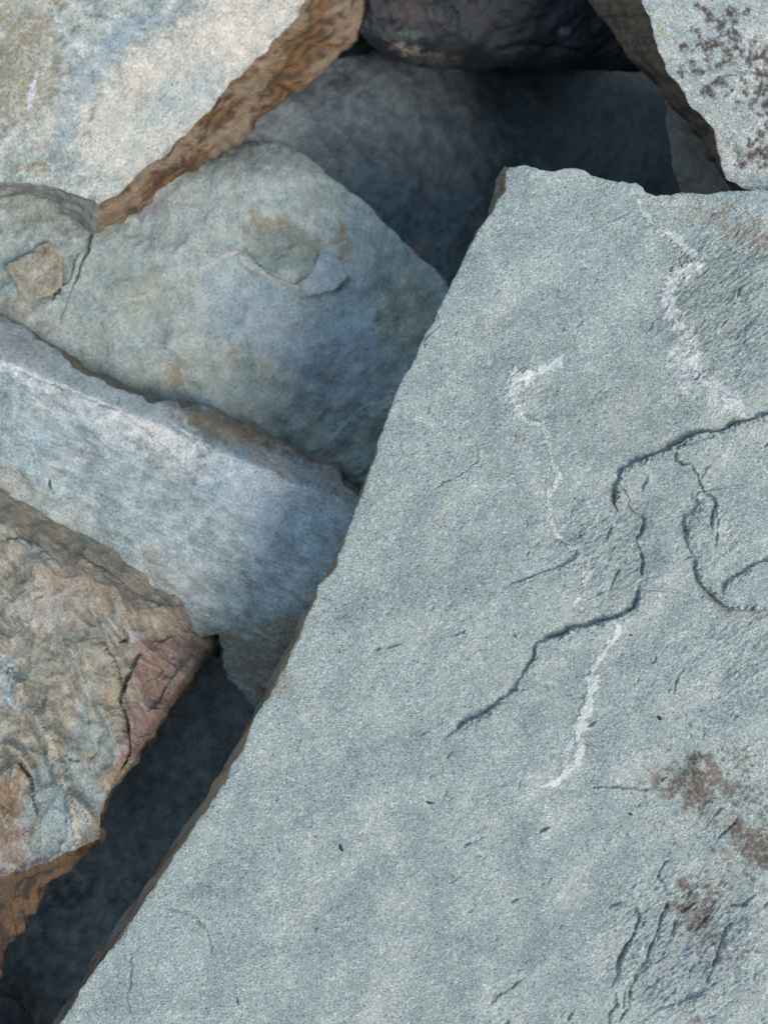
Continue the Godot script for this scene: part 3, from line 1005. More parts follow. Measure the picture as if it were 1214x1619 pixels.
	rock(o, {
		"n": [290, 330], "salt": 12.0, "jag": 3.6, "thick": 0.17, "blend": 0.0025,
		"top": [-260, 690, 0, 772, 50, 800, 110, 833, 170, 850, 220, 884, 270, 905, 300, 932, 308, 955, 341, 992], "right": [341, 992, 339, 1020, 330, 1040, 290, 1095, 250, 1150, 215, 1200, 200, 1218, 182, 1240, 166, 1262, 158, 1285, 163, 1305, 155, 1328],
		"bottom": [-260, 1480, 0, 1392, 40, 1374, 90, 1355, 130, 1340, 155, 1328], "left": [-260, 690, -260, 1480],
		"low_left": [-480, 640, -560, 1100, -480, 1500, -260, 1700], "drop_left": [0.1, 0.1],
		"low_bottom": [-260, 1700, 0, 1546, 12, 1515, 40, 1460, 82, 1405, 105, 1385, 130, 1352, 158, 1331], "drop_bottom": [0.10, 0.02],
		"facets": [[0, 900, 0.965, 215, 1000, 0.975, 60, 1330, 0.92], [215, 1000, 0.975, 185, 1215, 0.937, 330, 1040, 1.045], [0, 830, 0.970, 230, 962, 0.988, 150, 838, 1.03], [215, 1000, 0.976, 230, 962, 0.986, 341, 1000, 1.03], [185, 1215, 0.937, 120, 1340, 0.925, 165, 1280, 0.955]],
		"amp": [10.0, 3.0, 0.6], "mottle": 0.3, "scoop": 7.5, "grain": Vector3(0.6, 1.1, 0.9), "wear": 3.0, "colors": [Color(0.25, 0.205, 0.15), Color(0.30, 0.25, 0.188), Color(0.34, 0.32, 0.275)],
		"patches": [
			patch(150, 930, 90, 40, 35, Color(0.30, 0.19, 0.13), 0.6, 1.4, 0.9), patch(60, 830, 150, 30, 28, Color(0.22, 0.16, 0.10), 0.6, 1.5, 0.8), area([212, 1008, 260, 1000, 341, 998, 330, 1040, 250, 1150, 176, 1245, 196, 1150, 205, 1080], Color(0.245, 0.152, 0.125), 0.95, 4.0, 14.0), area([0, 772, 50, 800, 170, 850, 270, 905, 308, 955, 270, 975, 200, 950, 100, 880, 0, 830], Color(0.21, 0.165, 0.12), 0.5, 10.0, 24.0), area([60, 1190, 150, 1205, 165, 1290, 150, 1332, 60, 1362, 20, 1340, 40, 1250], Color(0.29, 0.335, 0.335), 0.75, 8.0, 20.0), patch(60, 960, 70, 40, 10, Color(0.42, 0.36, 0.31), 0.6, 2.0, 1.2), patch(205, 1245, 50, 16, -60, Color(0.25, 0.14, 0.05), 0.7, 2.2, 1.4), patch(300, 980, 60, 40, 10, Color(0.27, 0.20, 0.15), 0.6, 1.4, 1.0),
			patch(150, 1160, 60, 40, 60, Color(0.30, 0.35, 0.34), 0.7, 1.4, 1.0), patch(100, 1260, 70, 90, 0, Color(0.29, 0.34, 0.34), 0.8, 1.4, 0.8), patch(10, 1270, 40, 80, 10, Color(0.25, 0.13, 0.05), 0.8, 1.6, 1.2), patch(15, 1330, 40, 40, 0, Color(0.19, 0.10, 0.09), 0.7, 1.5, 1.2),
			patch(15, 1080, 22, 60, -20, Color(0.36, 0.45, 0.50), 0.7, 1.2, 1.0), patch(60, 1370, 110, 16, -18, Color(0.06, 0.045, 0.06), 0.85, 2.2, 1.4), patch(215, 1005, 22, 12, 0, Color(0.40, 0.36, 0.40), 0.7, 1.2, 1.5), patch(180, 1090, 40, 60, 10, Color(0.32, 0.26, 0.17), 0.6, 1.4, 1.0), patch(170, 1235, 30, 26, 0, Color(0.23, 0.15, 0.07), 0.6, 1.5, 1.5)],
		"vein_color": Color(0.47, 0.38, 0.28),
		"lines": [
			["vein", [15, 1060, 35, 1110, 60, 1145, 80, 1170, 90, 1205, 110, 1255], 4.0, 11.0, 0.9, 0.1, 0.1, 1], ["vein", [110, 1250, 125, 1265, 145, 1290, 158, 1312], 2.5, 6.0, 0.9, 0.1, 0.1, 1], ["vein", [106, 1250, 115, 1280, 122, 1310, 128, 1335], 2.5, 6.0, 0.9, 0.1, 0.1, 1], ["vein", [0, 1180, 30, 1190, 45, 1215], 3.0, 7.0, 0.6],
			["crack", [188, 1015, 200, 1008], 5.0, 4.0], ["crack", [131, 1005, 130, 1028], 3.0, 3.0], ["step", [190, 1230, 207, 1180, 205, 1140, 193, 1115, 200, 1080, 215, 1050, 226, 1020], 9.0, 30.0, 3.0], ["crack", [138, 1200, 155, 1180, 160, 1160], 3.0, 4.0], ["crack", [105, 1225, 108, 1200, 130, 1200], 4.0, 4.0],
			["ridge", [20, 1060, 50, 1120, 80, 1165, 95, 1210, 112, 1255, 130, 1330], 9.0, 20.0], ["ridge", [112, 1255, 140, 1285, 158, 1315], 7.0, 13.0], ["step", [160, 1000, 190, 1060, 205, 1130], 5.0, 30.0, 1.0], ["step", [20, 1190, 50, 1230, 60, 1290, 40, 1340], 11.0, 30.0, 3.0], ["ridge", [0, 1170, 30, 1185, 50, 1215, 62, 1270], 7.0, 14.0], ["step", [235, 1010, 260, 1015, 290, 1000, 320, 1000], 5.0, 14.0], ["step", [228, 1130, 255, 1110, 280, 1060, 310, 1030], 5.0, 14.0], ["step", [215, 1170, 240, 1160, 265, 1120], 5.0, 12.0], ["step", [225, 1080, 250, 1070, 275, 1035], 4.0, 12.0], ["step", [65, 1230, 60, 1270, 70, 1300, 30, 1330], 3.0, 14.0], ["step", [0, 855, 40, 850, 75, 870, 100, 900], 4.0, 20.0, 1.0], ["step", [110, 870, 160, 900, 220, 940, 285, 965], 4.0, 22.0, 1.5]],
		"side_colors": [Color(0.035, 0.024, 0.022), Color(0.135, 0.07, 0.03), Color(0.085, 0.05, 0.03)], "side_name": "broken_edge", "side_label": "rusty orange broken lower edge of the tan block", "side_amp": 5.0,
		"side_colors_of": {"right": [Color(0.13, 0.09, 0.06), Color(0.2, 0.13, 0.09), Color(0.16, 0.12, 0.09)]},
	}, "rugged_face")

	o = thing("stone_slab", "dark blue-grey slab lying deep in the gap left of the smooth front slab", "stone slab", "broken stones of the pile")
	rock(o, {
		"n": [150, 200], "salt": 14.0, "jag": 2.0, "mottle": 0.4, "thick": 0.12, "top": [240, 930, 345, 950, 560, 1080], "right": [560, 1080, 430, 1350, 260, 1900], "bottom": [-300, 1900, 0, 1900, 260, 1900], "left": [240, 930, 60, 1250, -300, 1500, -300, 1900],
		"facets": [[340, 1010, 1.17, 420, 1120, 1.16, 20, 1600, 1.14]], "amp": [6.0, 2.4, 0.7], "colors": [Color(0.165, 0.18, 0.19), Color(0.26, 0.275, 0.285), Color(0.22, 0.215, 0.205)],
		"patches": [patch(390, 1100, 60, 60, 30, Color(0.33, 0.37, 0.42), 0.7, 1.2, 0.9), patch(345, 1040, 25, 60, -20, Color(0.27, 0.245, 0.2), 0.7, 1.2, 0.9), patch(110, 1420, 40, 26, -20, Color(0.03, 0.03, 0.045), 0.8, 2.5, 1.5)],
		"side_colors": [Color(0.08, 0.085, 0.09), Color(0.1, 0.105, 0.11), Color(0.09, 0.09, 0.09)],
	}, "weathered_face")

	o = thing("stone_block", "small dark chunk of stone in the bottom left corner", "stone block", "broken stones of the pile")
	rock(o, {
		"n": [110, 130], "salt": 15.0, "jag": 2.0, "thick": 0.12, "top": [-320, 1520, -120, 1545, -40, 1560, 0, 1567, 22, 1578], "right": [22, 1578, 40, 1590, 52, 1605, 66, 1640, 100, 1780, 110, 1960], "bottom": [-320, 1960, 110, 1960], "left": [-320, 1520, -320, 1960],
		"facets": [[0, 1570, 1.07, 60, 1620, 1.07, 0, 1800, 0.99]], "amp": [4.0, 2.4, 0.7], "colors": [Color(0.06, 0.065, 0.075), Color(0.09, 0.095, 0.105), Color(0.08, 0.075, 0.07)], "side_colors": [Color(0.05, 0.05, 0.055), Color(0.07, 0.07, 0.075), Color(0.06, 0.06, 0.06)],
	}, "weathered_face")

	o = thing("boulder", "smooth dark slate boulder at the back of the deep hole under the dark overhang", "boulder", "broken stones of the pile")
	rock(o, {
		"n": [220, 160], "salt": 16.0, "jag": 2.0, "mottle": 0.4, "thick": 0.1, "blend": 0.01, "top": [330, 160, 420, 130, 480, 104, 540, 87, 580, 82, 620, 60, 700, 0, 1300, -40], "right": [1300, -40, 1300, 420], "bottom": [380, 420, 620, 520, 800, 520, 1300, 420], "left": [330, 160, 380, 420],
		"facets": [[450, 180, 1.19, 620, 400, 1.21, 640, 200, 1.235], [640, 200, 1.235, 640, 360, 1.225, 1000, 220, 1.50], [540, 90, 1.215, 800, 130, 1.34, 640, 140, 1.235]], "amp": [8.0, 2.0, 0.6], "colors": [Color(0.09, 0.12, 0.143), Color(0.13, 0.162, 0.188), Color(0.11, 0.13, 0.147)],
		"patches": [patch(430, 200, 90, 50, -30, Color(0.23, 0.265, 0.27), 0.7, 1.2, 0.7), patch(660, 400, 40, 30, 0, Color(0.2, 0.17, 0.17), 0.5, 1.3, 1.0)],
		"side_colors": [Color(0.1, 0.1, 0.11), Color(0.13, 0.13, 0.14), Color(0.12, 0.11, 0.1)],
	}, "smooth_face")

	o = thing("boulder", "near-black overhanging boulder with a pale scuffed lip, top middle above the hole", "boulder", "broken stones of the pile")
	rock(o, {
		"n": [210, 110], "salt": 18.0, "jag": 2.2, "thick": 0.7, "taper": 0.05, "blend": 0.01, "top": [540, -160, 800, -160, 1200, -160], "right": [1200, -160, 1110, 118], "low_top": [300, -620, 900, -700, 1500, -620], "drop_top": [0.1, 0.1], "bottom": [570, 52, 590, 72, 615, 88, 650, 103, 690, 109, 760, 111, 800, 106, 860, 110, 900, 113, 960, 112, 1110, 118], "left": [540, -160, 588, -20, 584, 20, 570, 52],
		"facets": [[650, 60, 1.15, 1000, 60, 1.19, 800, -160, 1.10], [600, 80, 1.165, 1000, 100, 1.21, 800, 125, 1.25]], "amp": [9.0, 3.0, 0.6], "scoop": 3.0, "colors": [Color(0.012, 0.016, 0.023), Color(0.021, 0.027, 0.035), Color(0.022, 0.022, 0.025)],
		"patches": [patch(640, 78, 30, 12, 15, Color(0.27, 0.225, 0.19), 0.75, 1.6, 1.4), patch(690, 95, 60, 14, 8, Color(0.12, 0.105, 0.09), 0.7, 1.6, 1.2), patch(650, 20, 50, 24, 0, Color(0.075, 0.052, 0.045), 0.7, 1.5, 1.0), patch(892, 50, 12, 9, 0, Color(0.2, 0.22, 0.24), 0.8, 1.0, 2.0), patch(640, 55, 30, 10, 0, Color(0.09, 0.12, 0.10), 0.6, 1.3, 1.2)],
		"lines": [["crack", [770, 80, 830, 72, 900, 82, 960, 88], 6.0, 10.0], ["step", [570, 52, 600, 60, 660, 85, 740, 90], 5.0, 18.0]],
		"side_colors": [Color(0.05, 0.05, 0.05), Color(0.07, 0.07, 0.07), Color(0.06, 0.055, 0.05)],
	}, "rugged_face")

	o = thing("stone_block", "brownish grey stone face standing in shade below the speckled block", "stone block", "broken stones of the pile")
	rock(o, {
		"n": [300, 110], "salt": 20.0, "jag": 3.0, "thick": 0.45, "top": [1040, 100, 1130, 100, 1900, 110], "right": [1900, 110, 1900, 480], "bottom": [1082, 380, 1900, 480], "left": [1040, 100, 1049, 150, 1052, 200, 1061, 245, 1067, 290, 1082, 380],
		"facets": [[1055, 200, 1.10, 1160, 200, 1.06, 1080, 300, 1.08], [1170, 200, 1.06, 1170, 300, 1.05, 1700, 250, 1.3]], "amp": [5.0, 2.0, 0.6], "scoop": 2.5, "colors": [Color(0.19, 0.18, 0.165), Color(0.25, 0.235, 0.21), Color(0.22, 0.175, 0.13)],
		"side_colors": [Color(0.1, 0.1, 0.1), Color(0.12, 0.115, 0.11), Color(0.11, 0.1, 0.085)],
	}, "weathered_face")


func foreground_slab() -> void:
	var o := thing("stone_slab", "large smooth grey-green slate slab filling the front right, cracked and white veined", "stone slab", "broken stones of the pile")
	var step_a := [983, 815, 976, 802, 973, 781, 974, 766, 979, 753, 992, 740, 1004, 727, 1022, 722, 1045, 714, 1071, 702, 1097, 688, 1121, 683, 1139, 681, 1165, 671, 1185, 665, 1214, 654, 1405, 600]
	var step_b := [676, 1185, 695, 1173, 713, 1158, 732, 1147, 754, 1135, 771, 1121, 796, 1106, 816, 1092, 820, 1076, 834, 1061, 842, 1043, 849, 1021, 865, 1012, 886, 1002, 903, 995, 927, 991, 958, 981, 983, 974, 1003, 960, 1012, 943, 1015, 912]
	var step_d := [1405, 972, 1214, 966, 1175, 962, 1147, 960, 1141, 958, 1128, 947, 1115, 932, 1104, 914, 1097, 898, 1100, 882, 1091, 872, 1085, 851, 1082, 831, 1083, 818, 1093, 812, 1100, 799, 1101, 790, 1093, 789, 1097, 770]
	var step_e := [1145, 955, 1141, 937, 1149, 924, 1167, 906, 1185, 895, 1214, 885, 1405, 830]
	var fine := func(pts: Array, h := 2.3, w := 3.0) -> Array: return ["crack", pts, h, w, 0.0, 0.3, 0.3]
	var lines: Array = [
		["step", step_a, 5.0, 60.0, 3.4, 0.06, 0.02], ["step", step_b, 3.8, 55.0, 2.8, 0.22, 0.1], ["step", step_d, 4.2, 40.0, 3.0, 0.05, 0.1], ["step", step_e, 2.4, 40.0, 1.4, 0.1, 0.1],
		["step", [777, 934, 792, 929, 823, 919, 844, 910, 865, 903, 889, 895, 910, 882, 917, 867], 1.3, 30.0, 0.9, 0.35, 0.1],
		["step", [1009, 317, 1018, 336, 1033, 358, 1059, 372, 1082, 400, 1068, 430, 1057, 455, 1056, 480, 1062, 503, 1070, 515, 1080, 527, 1095, 540, 1098, 560, 1092, 583, 1110, 597, 1132, 617, 1160, 630, 1180, 648], 4.0, 46.0, 0.8, 0.1, 0.1],
		["step", [815, 640, 832, 665, 857, 670, 864, 685, 867, 705, 879, 750, 867, 785, 869, 810, 879, 850, 902, 862, 919, 875, 927, 905, 922, 940, 904, 960, 899, 985], 2.0, 40.0, 0.5, 0.1, 0.1],
		["step", [974, 978, 976, 998, 962, 1019, 944, 1040, 934, 1068, 936, 1085, 931, 1109, 920, 1137, 915, 1164, 919, 1178, 910, 1203, 893, 1220, 879, 1234, 851, 1242], 2.0, 40.0, 0.3, 0.1, 0.2],
		["crack", [1066, 706, 1097, 698, 1121, 693, 1141, 685], 1.4, 3.0, 0.0, 0.2, 0.3],
		["crack", [980, 771, 990, 784, 996, 789, 995, 796, 1004, 805, 1014, 815, 1018, 823, 1015, 841, 1006, 851, 1012, 867, 1013, 885, 1013, 903, 1017, 914], 3.2, 3.2, 0.0, 0.05, 0.05],
		["crack", [1070, 711, 1070, 724, 1079, 733, 1091, 735, 1098, 748, 1105, 763, 1113, 779, 1123, 784, 1127, 797, 1124, 810, 1122, 825, 1120, 841, 1119, 859], 3.8, 3.6, 0.0, 0.05, 0.2],
		["crack", [1126, 731, 1114, 742, 1106, 760], 1.6, 3.0, 0.0, 0.4, 0.05], ["crack", [1128, 797, 1130, 828, 1133, 844, 1128, 864, 1126, 877], 2.8, 3.4, 0.0, 0.05, 0.4],
		["crack", [1000, 1428, 1004, 1441, 1012, 1450, 1004, 1469, 998, 1485, 985, 1505, 979, 1516, 978, 1535, 971, 1549, 969, 1565], 4.2, 3.8, 0.0, 0.1, 0.4], ["step", [969, 1565, 971, 1549, 978, 1535, 979, 1516, 985, 1505, 998, 1485, 1012, 1450], 1.8, 26.0, 0.8],
		["crack", [1056, 1414, 1053, 1433, 1045, 1452, 1040, 1472, 1029, 1494, 1023, 1513, 1020, 1527, 1009, 1538], 4.4, 4.0, 0.0, 0.15, 0.2], ["step", [1009, 1538, 1023, 1513, 1029, 1494, 1040, 1472, 1053, 1433], 1.6, 22.0, 0.6],
		["step", [1026, 1613, 1029, 1604, 1037, 1593, 1053, 1591, 1073, 1587, 1089, 1580, 1111, 1571, 1125, 1561], 2.0, 30.0, 0.9, 0.25, 0.2], ["crack", [1062, 1357, 1045, 1370, 1040, 1375, 1037, 1389], 3.8, 4.2, 0.0, 0.4, 0.1],
		["crack", [1169, 1441, 1155, 1463, 1139, 1480, 1133, 1496, 1134, 1513, 1125, 1535, 1117, 1549, 1117, 1562], 2.8, 3.2, 0.0, 0.3, 0.1], ["crack", [908, 1252, 930, 1246, 957, 1242, 985, 1245, 1007, 1249, 1023, 1253, 1030, 1249], 2.4, 2.8, 0.0, 0.3, 0.1],
		["crack", [969, 1560, 975, 1585, 962, 1605, 955, 1640], 2.6, 3.6, 0.0, 0.1, 0.2], ["crack", [1009, 1536, 995, 1560, 990, 1590, 975, 1625], 2.6, 3.4, 0.0, 0.1, 0.2], ["crack", [1037, 1387, 1048, 1402, 1056, 1416], 2.2, 3.0, 0.0, 0.1, 0.1], ["step", [985, 1600, 990, 1560, 1010, 1538, 1035, 1520], 1.6, 22.0, 0.8], ["step", [1060, 1490, 1068, 1466, 1072, 1450, 1095, 1432, 1110, 1425], 1.5, 24.0, 0.6],
		["vein", [1007, 317, 1018, 336, 1033, 358], 0.3, 4.0, 0.8, 0.1, 0.4, 1], ["vein", [1040, 362, 1066, 372, 1086, 390, 1100, 404], 0.6, 10.0, 0.85, 0.3, 0.02, 1], ["vein", [1066, 430, 1085, 424, 1102, 418], 1.4, 16.0, 1.0, 0.05, 0.05, 1], ["vein", [1067, 430, 1057, 455, 1053, 480, 1058, 500, 1066, 512], 1.4, 14.0, 1.0, 0.02, 0.15, 1],
		["vein", [1066, 512, 1078, 527, 1093, 540, 1095, 560, 1090, 583], 0.2, 16.0, 0.7], ["vein", [1070, 560, 1085, 590, 1115, 615, 1150, 633, 1172, 650], 0.1, 26.0, 0.6], ["vein", [1046, 600, 1060, 640], 0.0, 18.0, 0.25], ["vein", [1072, 540, 1080, 560, 1078, 585], 0.0, 16.0, 0.35],
		["vein", [1066, 510, 1080, 527, 1095, 540, 1098, 560, 1092, 583, 1110, 597, 1132, 617, 1160, 630, 1182, 648], 0.5, 7.0, 0.85, 0.05, 0.1, 1], ["vein", [806, 585, 818, 598, 832, 600, 848, 590], 1.4, 13.0, 0.95, 0.1, 0.1, 2], ["vein", [850, 590, 868, 583, 885, 574, 889, 562], 0.5, 9.0, 0.9, 0.05, 0.3, 2], ["vein", [820, 602, 812, 620, 813, 645], 0.4, 10.0, 0.8, 0.05, 0.3, 2],
		["vein", [815, 640, 832, 665, 857, 670, 864, 685, 867, 705, 879, 750, 867, 785, 869, 810, 879, 850, 902, 862], 0.5, 5.0, 0.75, 0.02, 0.02], ["vein", [902, 862, 919, 875, 927, 905, 922, 940, 904, 960], 0.4, 6.0, 0.7],
		["vein", [974, 978, 976, 998, 962, 1019, 944, 1040, 934, 1068], 1.0, 6.0, 0.8, 0.05, 0.02, 3], ["vein", [934, 1064, 936, 1085, 931, 1109, 920, 1137, 915, 1164, 919, 1178], 1.2, 10.0, 0.95, 0.05, 0.1, 3], ["vein", [919, 1176, 910, 1203, 893, 1220, 879, 1234, 851, 1242], 0.8, 8.0, 0.85, 0.02, 0.3, 3], ["vein", [910, 1168, 893, 1192, 889, 1209], 0.3, 6.0, 0.6, 0.1, 0.3, 3], ["vein", [640, 660, 690, 668, 740, 664], 0.0, 7.0, 0.3],
	]
	for c in [
		[661, 1185, 664, 1164, 678, 1154], [926, 831, 917, 842, 919, 854, 927, 860, 939, 853, 952, 840], [904, 831, 901, 815, 905, 802, 910, 797], [967, 825, 964, 841, 953, 857], [975, 862, 962, 877], [978, 890, 969, 919, 960, 942], [1022, 745, 1022, 763, 1012, 781],
		[1083, 884, 1097, 880], [749, 690, 757, 725, 742, 740, 707, 760, 672, 780], [1042, 1235, 1056, 1228], [1141, 1265, 1143, 1279, 1128, 1296, 1117, 1312, 1097, 1319], [1166, 1282, 1163, 1298, 1150, 1312, 1136, 1329, 1126, 1340], [1070, 1452, 1066, 1469, 1060, 1488], [1133, 1433, 1119, 1447, 1105, 1458],
		[1097, 1528, 1089, 1540], [998, 1562, 993, 1582, 982, 1598], [913, 1590, 894, 1617], [1144, 1432, 1172, 1432, 1202, 1411], [727, 1342, 772, 1317], [770, 1595, 832, 1540], [203, 1490, 206, 1540, 200, 1575, 212, 1619], [235, 1425, 310, 1450, 330, 1475, 330, 1530], [790, 455, 778, 470], [1035, 505, 1022, 525],
		[1110, 590, 1095, 605], [1150, 500, 1136, 520], [1170, 450, 1165, 470], [585, 1030, 640, 1015], [705, 1005, 735, 1000], [1072, 1060, 1062, 1100], [930, 1150, 945, 1140], [1085, 1140, 1096, 1155], [870, 1305, 850, 1318], [820, 1420, 808, 1432], [1012, 1470, 1020, 1455], [1190, 410, 1214, 400], [960, 1440, 985, 1425], [1050, 1400, 1040, 1390]]:
		lines.append(fine.call(c))
	var rng := RandomNumberGenerator.new()
	rng.seed = 77
	for k in 230:      # hairlines of the cleavage, most of them at the right where the rock is crumpled
		var x := 1230.0 - 560.0 * pow(rng.randf(), 1.5)
		var y := rng.randf_range(330.0, 1619.0)
		var a := deg_to_rad(rng.randf_range(100.0, 150.0)) if rng.randf() < 0.8 else rng.randf() * TAU
		var l := rng.randf_range(7.0, 26.0)
		var d := Vector2(cos(a), sin(a)) * l
		var bend := Vector2(-d.y, d.x) * rng.randf_range(-0.3, 0.3)
		lines.append(["crack", [x, y, x + d.x * 0.5 + bend.x, y + d.y * 0.5 + bend.y, x + d.x, y + d.y], rng.randf_range(0.7, 1.7), rng.randf_range(2.2, 3.2), 0.0, 0.4, 0.4])
	var rusty := Color(0.09, 0.057, 0.033)
	var ochre := Color(0.25, 0.18, 0.10)
	var patches := [
		patch(1110, 1240, 90, 70, 10, rusty, 0.7, 5.0, 2.2, 0.9, 1.3), patch(1195, 1335, 80, 60, 20, rusty, 0.7, 5.0, 2.2, 0.9, 1.3), patch(1105, 1450, 50, 80, -10, rusty, 0.7, 5.0, 2.2, 0.9, 1.3), patch(1185, 1440, 60, 120, 0, rusty, 0.5, 5.0, 2.2, 0.9, 1.6),
		patch(1105, 1235, 75, 60, 10, ochre, 0.5, 2.6, 0.9, 0.7, 0.5), patch(1205, 1335, 70, 50, 20, ochre, 0.5, 2.6, 0.9, 0.7, 0.5), patch(1100, 1445, 45, 70, -10, ochre, 0.5, 2.6, 0.9, 0.7, 0.5),
		patch(1100, 1238, 56, 52, 10, rusty, 0.9, 2.0, 0.9, 0.6), patch(1172, 1196, 24, 14, 0, rusty, 0.6, 3.5, 2.6, 1.0), patch(1170, 1248, 24, 18, 0, rusty, 0.65, 3.5, 2.6, 1.0), patch(1200, 1342, 62, 44, 20, Color(0.11, 0.065, 0.045), 0.92, 2.0, 0.8, 0.6), patch(1098, 1438, 34, 50, -10, rusty, 0.9, 2.0, 0.9, 0.6), patch(1116, 1480, 20, 32, 0, rusty, 0.75, 3.5, 2.4, 1.0),
		patch(1169, 1503, 16, 9, -30, Color(0.15, 0.075, 0.035), 0.85, 2.5, 2.6, 0.8), patch(1141, 1397, 9, 6, 0, Color(0.2, 0.1, 0.05), 0.8, 2.0, 3.0), patch(1100, 1612, 14, 8, 0, rusty, 0.8, 2.0, 3.0), patch(1136, 1520, 8, 12, 0, rusty, 0.6, 2.0, 3.0), patch(1160, 355, 110, 18, 28, Color(0.28, 0.20, 0.135), 0.7, 3.0, 1.8, 1.0), patch(1200, 380, 30, 20, 20, Color(0.25, 0.165, 0.10), 0.6, 3.0, 2.0, 1.0),
		patch(447, 1078, 26, 20, -60, Color(0.30, 0.24, 0.16), 0.6, 1.6, 1.5), patch(880, 659, 36, 7, -6, Color(0.12, 0.13, 0.16), 0.75, 2.5, 2.4, 0.9), patch(903, 655, 10, 10, 0, Color(0.10, 0.11, 0.14), 0.7, 2.0, 2.6), patch(692, 720, 24, 30, 0, Color(0.24, 0.27, 0.28), 0.5, 2.0, 1.6), patch(818, 690, 14, 9, 30, Color(0.27, 0.22, 0.16), 0.6, 2.0, 2.6), patch(790, 520, 70, 22, -20, Color(0.40, 0.39, 0.34), 0.4, 2.0, 1.6),
		patch(1000, 640, 150, 80, 0, Color(0.285, 0.31, 0.275), 0.6, 1.6, 0.7), patch(1130, 480, 100, 110, 0, Color(0.255, 0.285, 0.26), 0.7, 1.4, 0.8), patch(1000, 890, 70, 110, 10, Color(0.25, 0.28, 0.27), 0.65, 1.4, 0.8), patch(880, 400, 130, 110, -20, Color(0.42, 0.455, 0.43), 0.5, 1.8, 0.9), patch(700, 900, 130, 60, -30, Color(0.29, 0.33, 0.315), 0.5, 1.8, 0.9), patch(600, 1150, 160, 60, -40, Color(0.39, 0.425, 0.40), 0.45, 1.8, 0.9), patch(820, 1480, 160, 60, -30, Color(0.28, 0.315, 0.305), 0.5, 1.8, 0.9), patch(250, 1520, 120, 90, 0, Color(0.38, 0.42, 0.42), 0.4, 1.4, 0.7), patch(960, 1420, 50, 16, -25, Color(0.27, 0.28, 0.25), 0.5, 2.0, 1.6), patch(1080, 1520, 140, 90, 0, Color(0.285, 0.31, 0.315), 0.6, 1.4, 0.8)]
	rock(o, {
		"n": [740, 1020], "keep": "front", "salt": 0.0, "jag": 2.4, "thick": 0.6, "taper": 0.12, "material": grain_slab,
		"top": [805, 262, 828, 263, 850, 268, 880, 270, 905, 266, 920, 269, 935, 277, 975, 287, 1005, 290, 1015, 296, 1020, 303, 1035, 309, 1090, 304, 1160, 302, 1214, 299, 1330, 295],
		"right": [1330, 295, 1330, 1720],
		"bottom": [40, 1720, 600, 1720, 1330, 1720],
		"left": [805, 262, 797, 270, 798, 300, 782, 322, 770, 345, 745, 385, 728, 420, 712, 450, 700, 478, 672, 530, 655, 570, 632, 615, 612, 660, 603, 690, 592, 725, 570, 780, 560, 810, 545, 850, 530, 895, 505, 925, 495, 955, 478, 1000, 455, 1045, 435, 1085, 410, 1125, 385, 1180, 355, 1235, 320, 1290, 285, 1340, 250, 1390, 220, 1440, 185, 1490, 150, 1530, 120, 1580, 95, 1619, 40, 1720],
		"low_left": [800, 264, 781, 285, 779, 316, 776, 330, 768, 348, 746, 390, 730, 425, 716, 455, 704, 484, 676, 535, 659, 575, 636, 620, 616, 665, 607, 695, 596, 730, 574, 785, 564, 815, 549, 855, 534, 900, 507, 930, 496, 958, 476, 1000, 450, 1045, 427, 1085, 403, 1125, 377, 1180, 345, 1235, 309, 1290, 272, 1340, 234, 1390, 202, 1440, 168, 1490, 137, 1530, 109, 1580, 82, 1619, -60, 1980], "drop_left": [0.055, 0.075],
		"low_right": [1640, 230, 1660, 1200, 1620, 2050], "drop_right": [0.08, 0.08], "low_bottom": [-60, 1980, 600, 2000, 1200, 2080, 1620, 2050], "drop_bottom": [0.08, 0.08],
		"facets": [[800, 270, 0.925, 1214, 900, 0.885, 100, 1619, 0.90]],
		"mottle": 0.07, "terrace": 0.22, "amp": [6.0, 0.55, 0.05], "grain": Vector3(0.75, 1.35, -0.6), "wear": 1.6, "colors": [Color(0.32, 0.352, 0.334), Color(0.355, 0.386, 0.366), Color(0.383, 0.41, 0.386)],
		"patches": patches, "lines": lines, "crumple": [[1150, 470, 130, 180, 1.1], [960, 880, 95, 130, 0.9], [1075, 1500, 150, 150, 1.2], [1150, 1040, 110, 100, 0.7], [830, 620, 60, 50, 0.8], [1120, 840, 60, 90, 0.8]], "vein_color": Color(0.68, 0.66, 0.63),
		"zones": [
			{"name": "raised_layer", "at": [1097, 770, 1093, 812, 1083, 818, 1085, 851, 1100, 882, 1104, 914, 1141, 958, 1214, 966, 1421, 972, 1421, 596, 1214, 654, 1139, 681, 1071, 702, 1070, 724, 1091, 735]},
			{"name": "raised_layer", "at": [983, 815, 973, 781, 979, 753, 1004, 727, 1022, 722, 1071, 702, 1070, 724, 1091, 735, 1097, 770, 1093, 812, 1083, 818, 1085, 851, 1100, 882, 1104, 914, 1141, 958, 1015, 912, 1013, 885, 1006, 851, 1018, 823, 996, 789]},
			{"name": "raised_layer", "at": [676, 1185, 713, 1158, 796, 1106, 820, 1076, 849, 1021, 903, 995, 974, 978, 976, 998, 944, 1040, 936, 1085, 915, 1164, 879, 1234, 851, 1242, 760, 1240]}],
		"side_colors": [Color(0.13, 0.085, 0.052), Color(0.25, 0.145, 0.075), Color(0.2, 0.18, 0.16)], "side_colors_of": {"right": [Color(0.28, 0.31, 0.30), Color(0.34, 0.37, 0.35), Color(0.30, 0.28, 0.23)], "bottom": [Color(0.28, 0.31, 0.30), Color(0.34, 0.37, 0.35), Color(0.30, 0.28, 0.23)]}, "rim_color": Color(0.34, 0.175, 0.075, 0.9), "side_name": "broken_edge", "side_label": "thin rust brown broken edge of the smooth slab", "side_amp": 2.0,
	}, "cleaved_face")


# ------------------------------------------------------------------ small bits lying on the stones

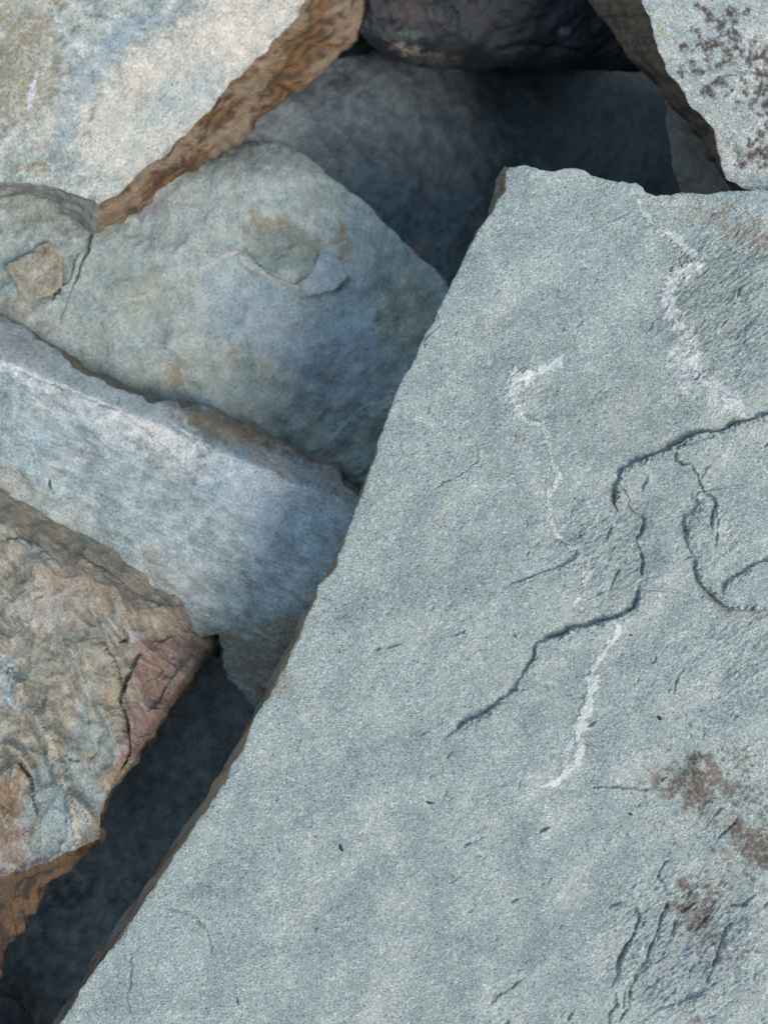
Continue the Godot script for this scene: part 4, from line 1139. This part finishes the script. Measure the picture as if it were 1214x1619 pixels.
# a thin curled sliver (leaf, husk, stalk): length, width and thickness in millimetres, lying at a point of a stone's face
func sliver(called: String, label: String, category: String, on: String, spot: Vector2, size: Vector3, turn: float, curl: float, col: Color, group := "") -> void:
	var best := INF
	var where := Vector3.ZERO
	var up := Vector3.UP
	var f: Dictionary = faces[on]
	var pix: PackedVector2Array = f.pix
	for k in pix.size():
		var d := pix[k].distance_squared_to(spot)
		if d < best:
			best = d
			where = f.pos[k]
			up = f.nor[k]
	var nl := 12
	var nr := 8
	var P := PackedVector3Array()
	var N := PackedVector3Array()
	var C := PackedColorArray()
	var U := PackedVector2Array()
	var I := PackedInt32Array()
	for i in nl + 1:
		var t := float(i) / nl
		var w := pow(sin(PI * clampf(t * 0.94 + 0.03, 0.0, 1.0)), 0.7)
		for r in nr + 1:
			var a := TAU * r / nr
			var bump := 1.0 + 0.35 * n_fine.get_noise_2d(i * 3.0, r * 4.0 + spot.x)
			var y := sin(a) * size.z * 0.5 * w * bump + curl * size.x * (t - 0.5) * (t - 0.5)
			var z := cos(a) * size.y * 0.5 * w * bump + 0.12 * size.x * sin(t * 3.0)
			P.append(Vector3((t - 0.5) * size.x, y + size.z * 0.3, z) * 0.0008)
			N.append(Vector3(0, sin(a) / size.z, cos(a) / size.y).normalized())
			C.append(col.lerp(col * 0.55, 0.5 + n_fine.get_noise_2d(i * 2.5, r * 3.0)))
			U.append(Vector2(t, float(r) / nr) * 0.02)
	for i in nl:
		for r in nr:
			var k := i * (nr + 1) + r
			I.append_array([k, k + 1, k + nr + 1, k + 1, k + nr + 2, k + nr + 1])
	var o := part(numbered(called), surface(P, N, C, U, I), grain_rock, self)
	var ax := (cam_right - up * cam_right.dot(up)).normalized().rotated(up, deg_to_rad(-turn))
	o.transform = Transform3D(Basis(ax, up, ax.cross(up)), where)
	o.set_meta("label", label)
	o.set_meta("category", category)
	o.set_meta("kind", "thing")
	if group:
		o.set_meta("group", group)


func make_debris() -> void:
	var bits := "plant bits on the stones"
	var dark := Color(0.035, 0.035, 0.03)
	var green := Color(0.06, 0.085, 0.03)
	var brown := Color(0.12, 0.06, 0.03)
	sliver("seed_husk", "dark upright seed husk alone on the lower middle of the smooth slab", "husk", "front", Vector2(540, 1340), Vector3(8.5, 3.2, 2.4), 65.0, 0.12, dark, bits)
	sliver("leaf_scrap", "olive green leaf scrap lying level above the dark seed husk", "leaf scrap", "front", Vector2(680, 1268), Vector3(9.0, 2.6, 0.8), 8.0, 0.05, green, bits)
	sliver("leaf_scrap", "faint dark leaf scrap near the bottom edge of the smooth slab", "leaf scrap", "front", Vector2(378, 1582), Vector3(8.0, 1.8, 0.8), 80.0, 0.05, Color(0.07, 0.08, 0.05), bits)
	sliver("stone_crumb", "black crumb right of the lowest white vein on the smooth slab", "crumb", "front", Vector2(1041, 1134), Vector3(5.5, 3.6, 2.6), 50.0, 0.0, dark, bits)
	sliver("bark_scrap", "small red-brown bark scrap just left of the long stepped crack", "bark scrap", "front", Vector2(815, 1005), Vector3(5.5, 1.8, 1.0), 60.0, 0.1, brown, bits)
	sliver("bark_scrap", "tiny brown bark scrap left of another, beside a hairline crack", "bark scrap", "front", Vector2(734, 999), Vector3(4.6, 2.2, 1.0), 110.0, 0.1, Color(0.13, 0.09, 0.05), bits)
	sliver("bark_scrap", "tiny brown bark scrap right of the top of the lowest white vein", "bark scrap", "front", Vector2(997, 1003), Vector3(3.6, 2.2, 1.2), 20.0, 0.0, brown, bits)
	sliver("sand_grain", "amber grain caught in the crack on the raised layer", "grain", "front", Vector2(1079, 732), Vector3(3.6, 2.8, 2.2), 30.0, 0.0, Color(0.30, 0.17, 0.06), bits)
	sliver("stone_crumb", "pair of black specks below the thin level crack, the larger one", "crumb", "front", Vector2(996, 1287), Vector3(4.0, 2.2, 1.6), 20.0, 0.0, dark, bits)
	sliver("grass_blade", "short green blade of grass on the wedge-shaped slab at left", "grass blade", "wedge", Vector2(82, 766), Vector3(12.0, 3.4, 0.8), 82.0, 0.05, Color(0.10, 0.15, 0.06), bits)
	sliver("root_hair", "thin brown root hair along the left edge of the smooth slab", "root", "front", Vector2(680, 535), Vector3(22.0, 0.9, 0.8), 130.0, 0.02, brown, bits)
	sliver("leaf_scrap", "green speck of leaf on the white speckled block", "leaf scrap", "speckled", Vector2(1156, 143), Vector3(3.6, 2.4, 1.2), 10.0, 0.0, green, bits)
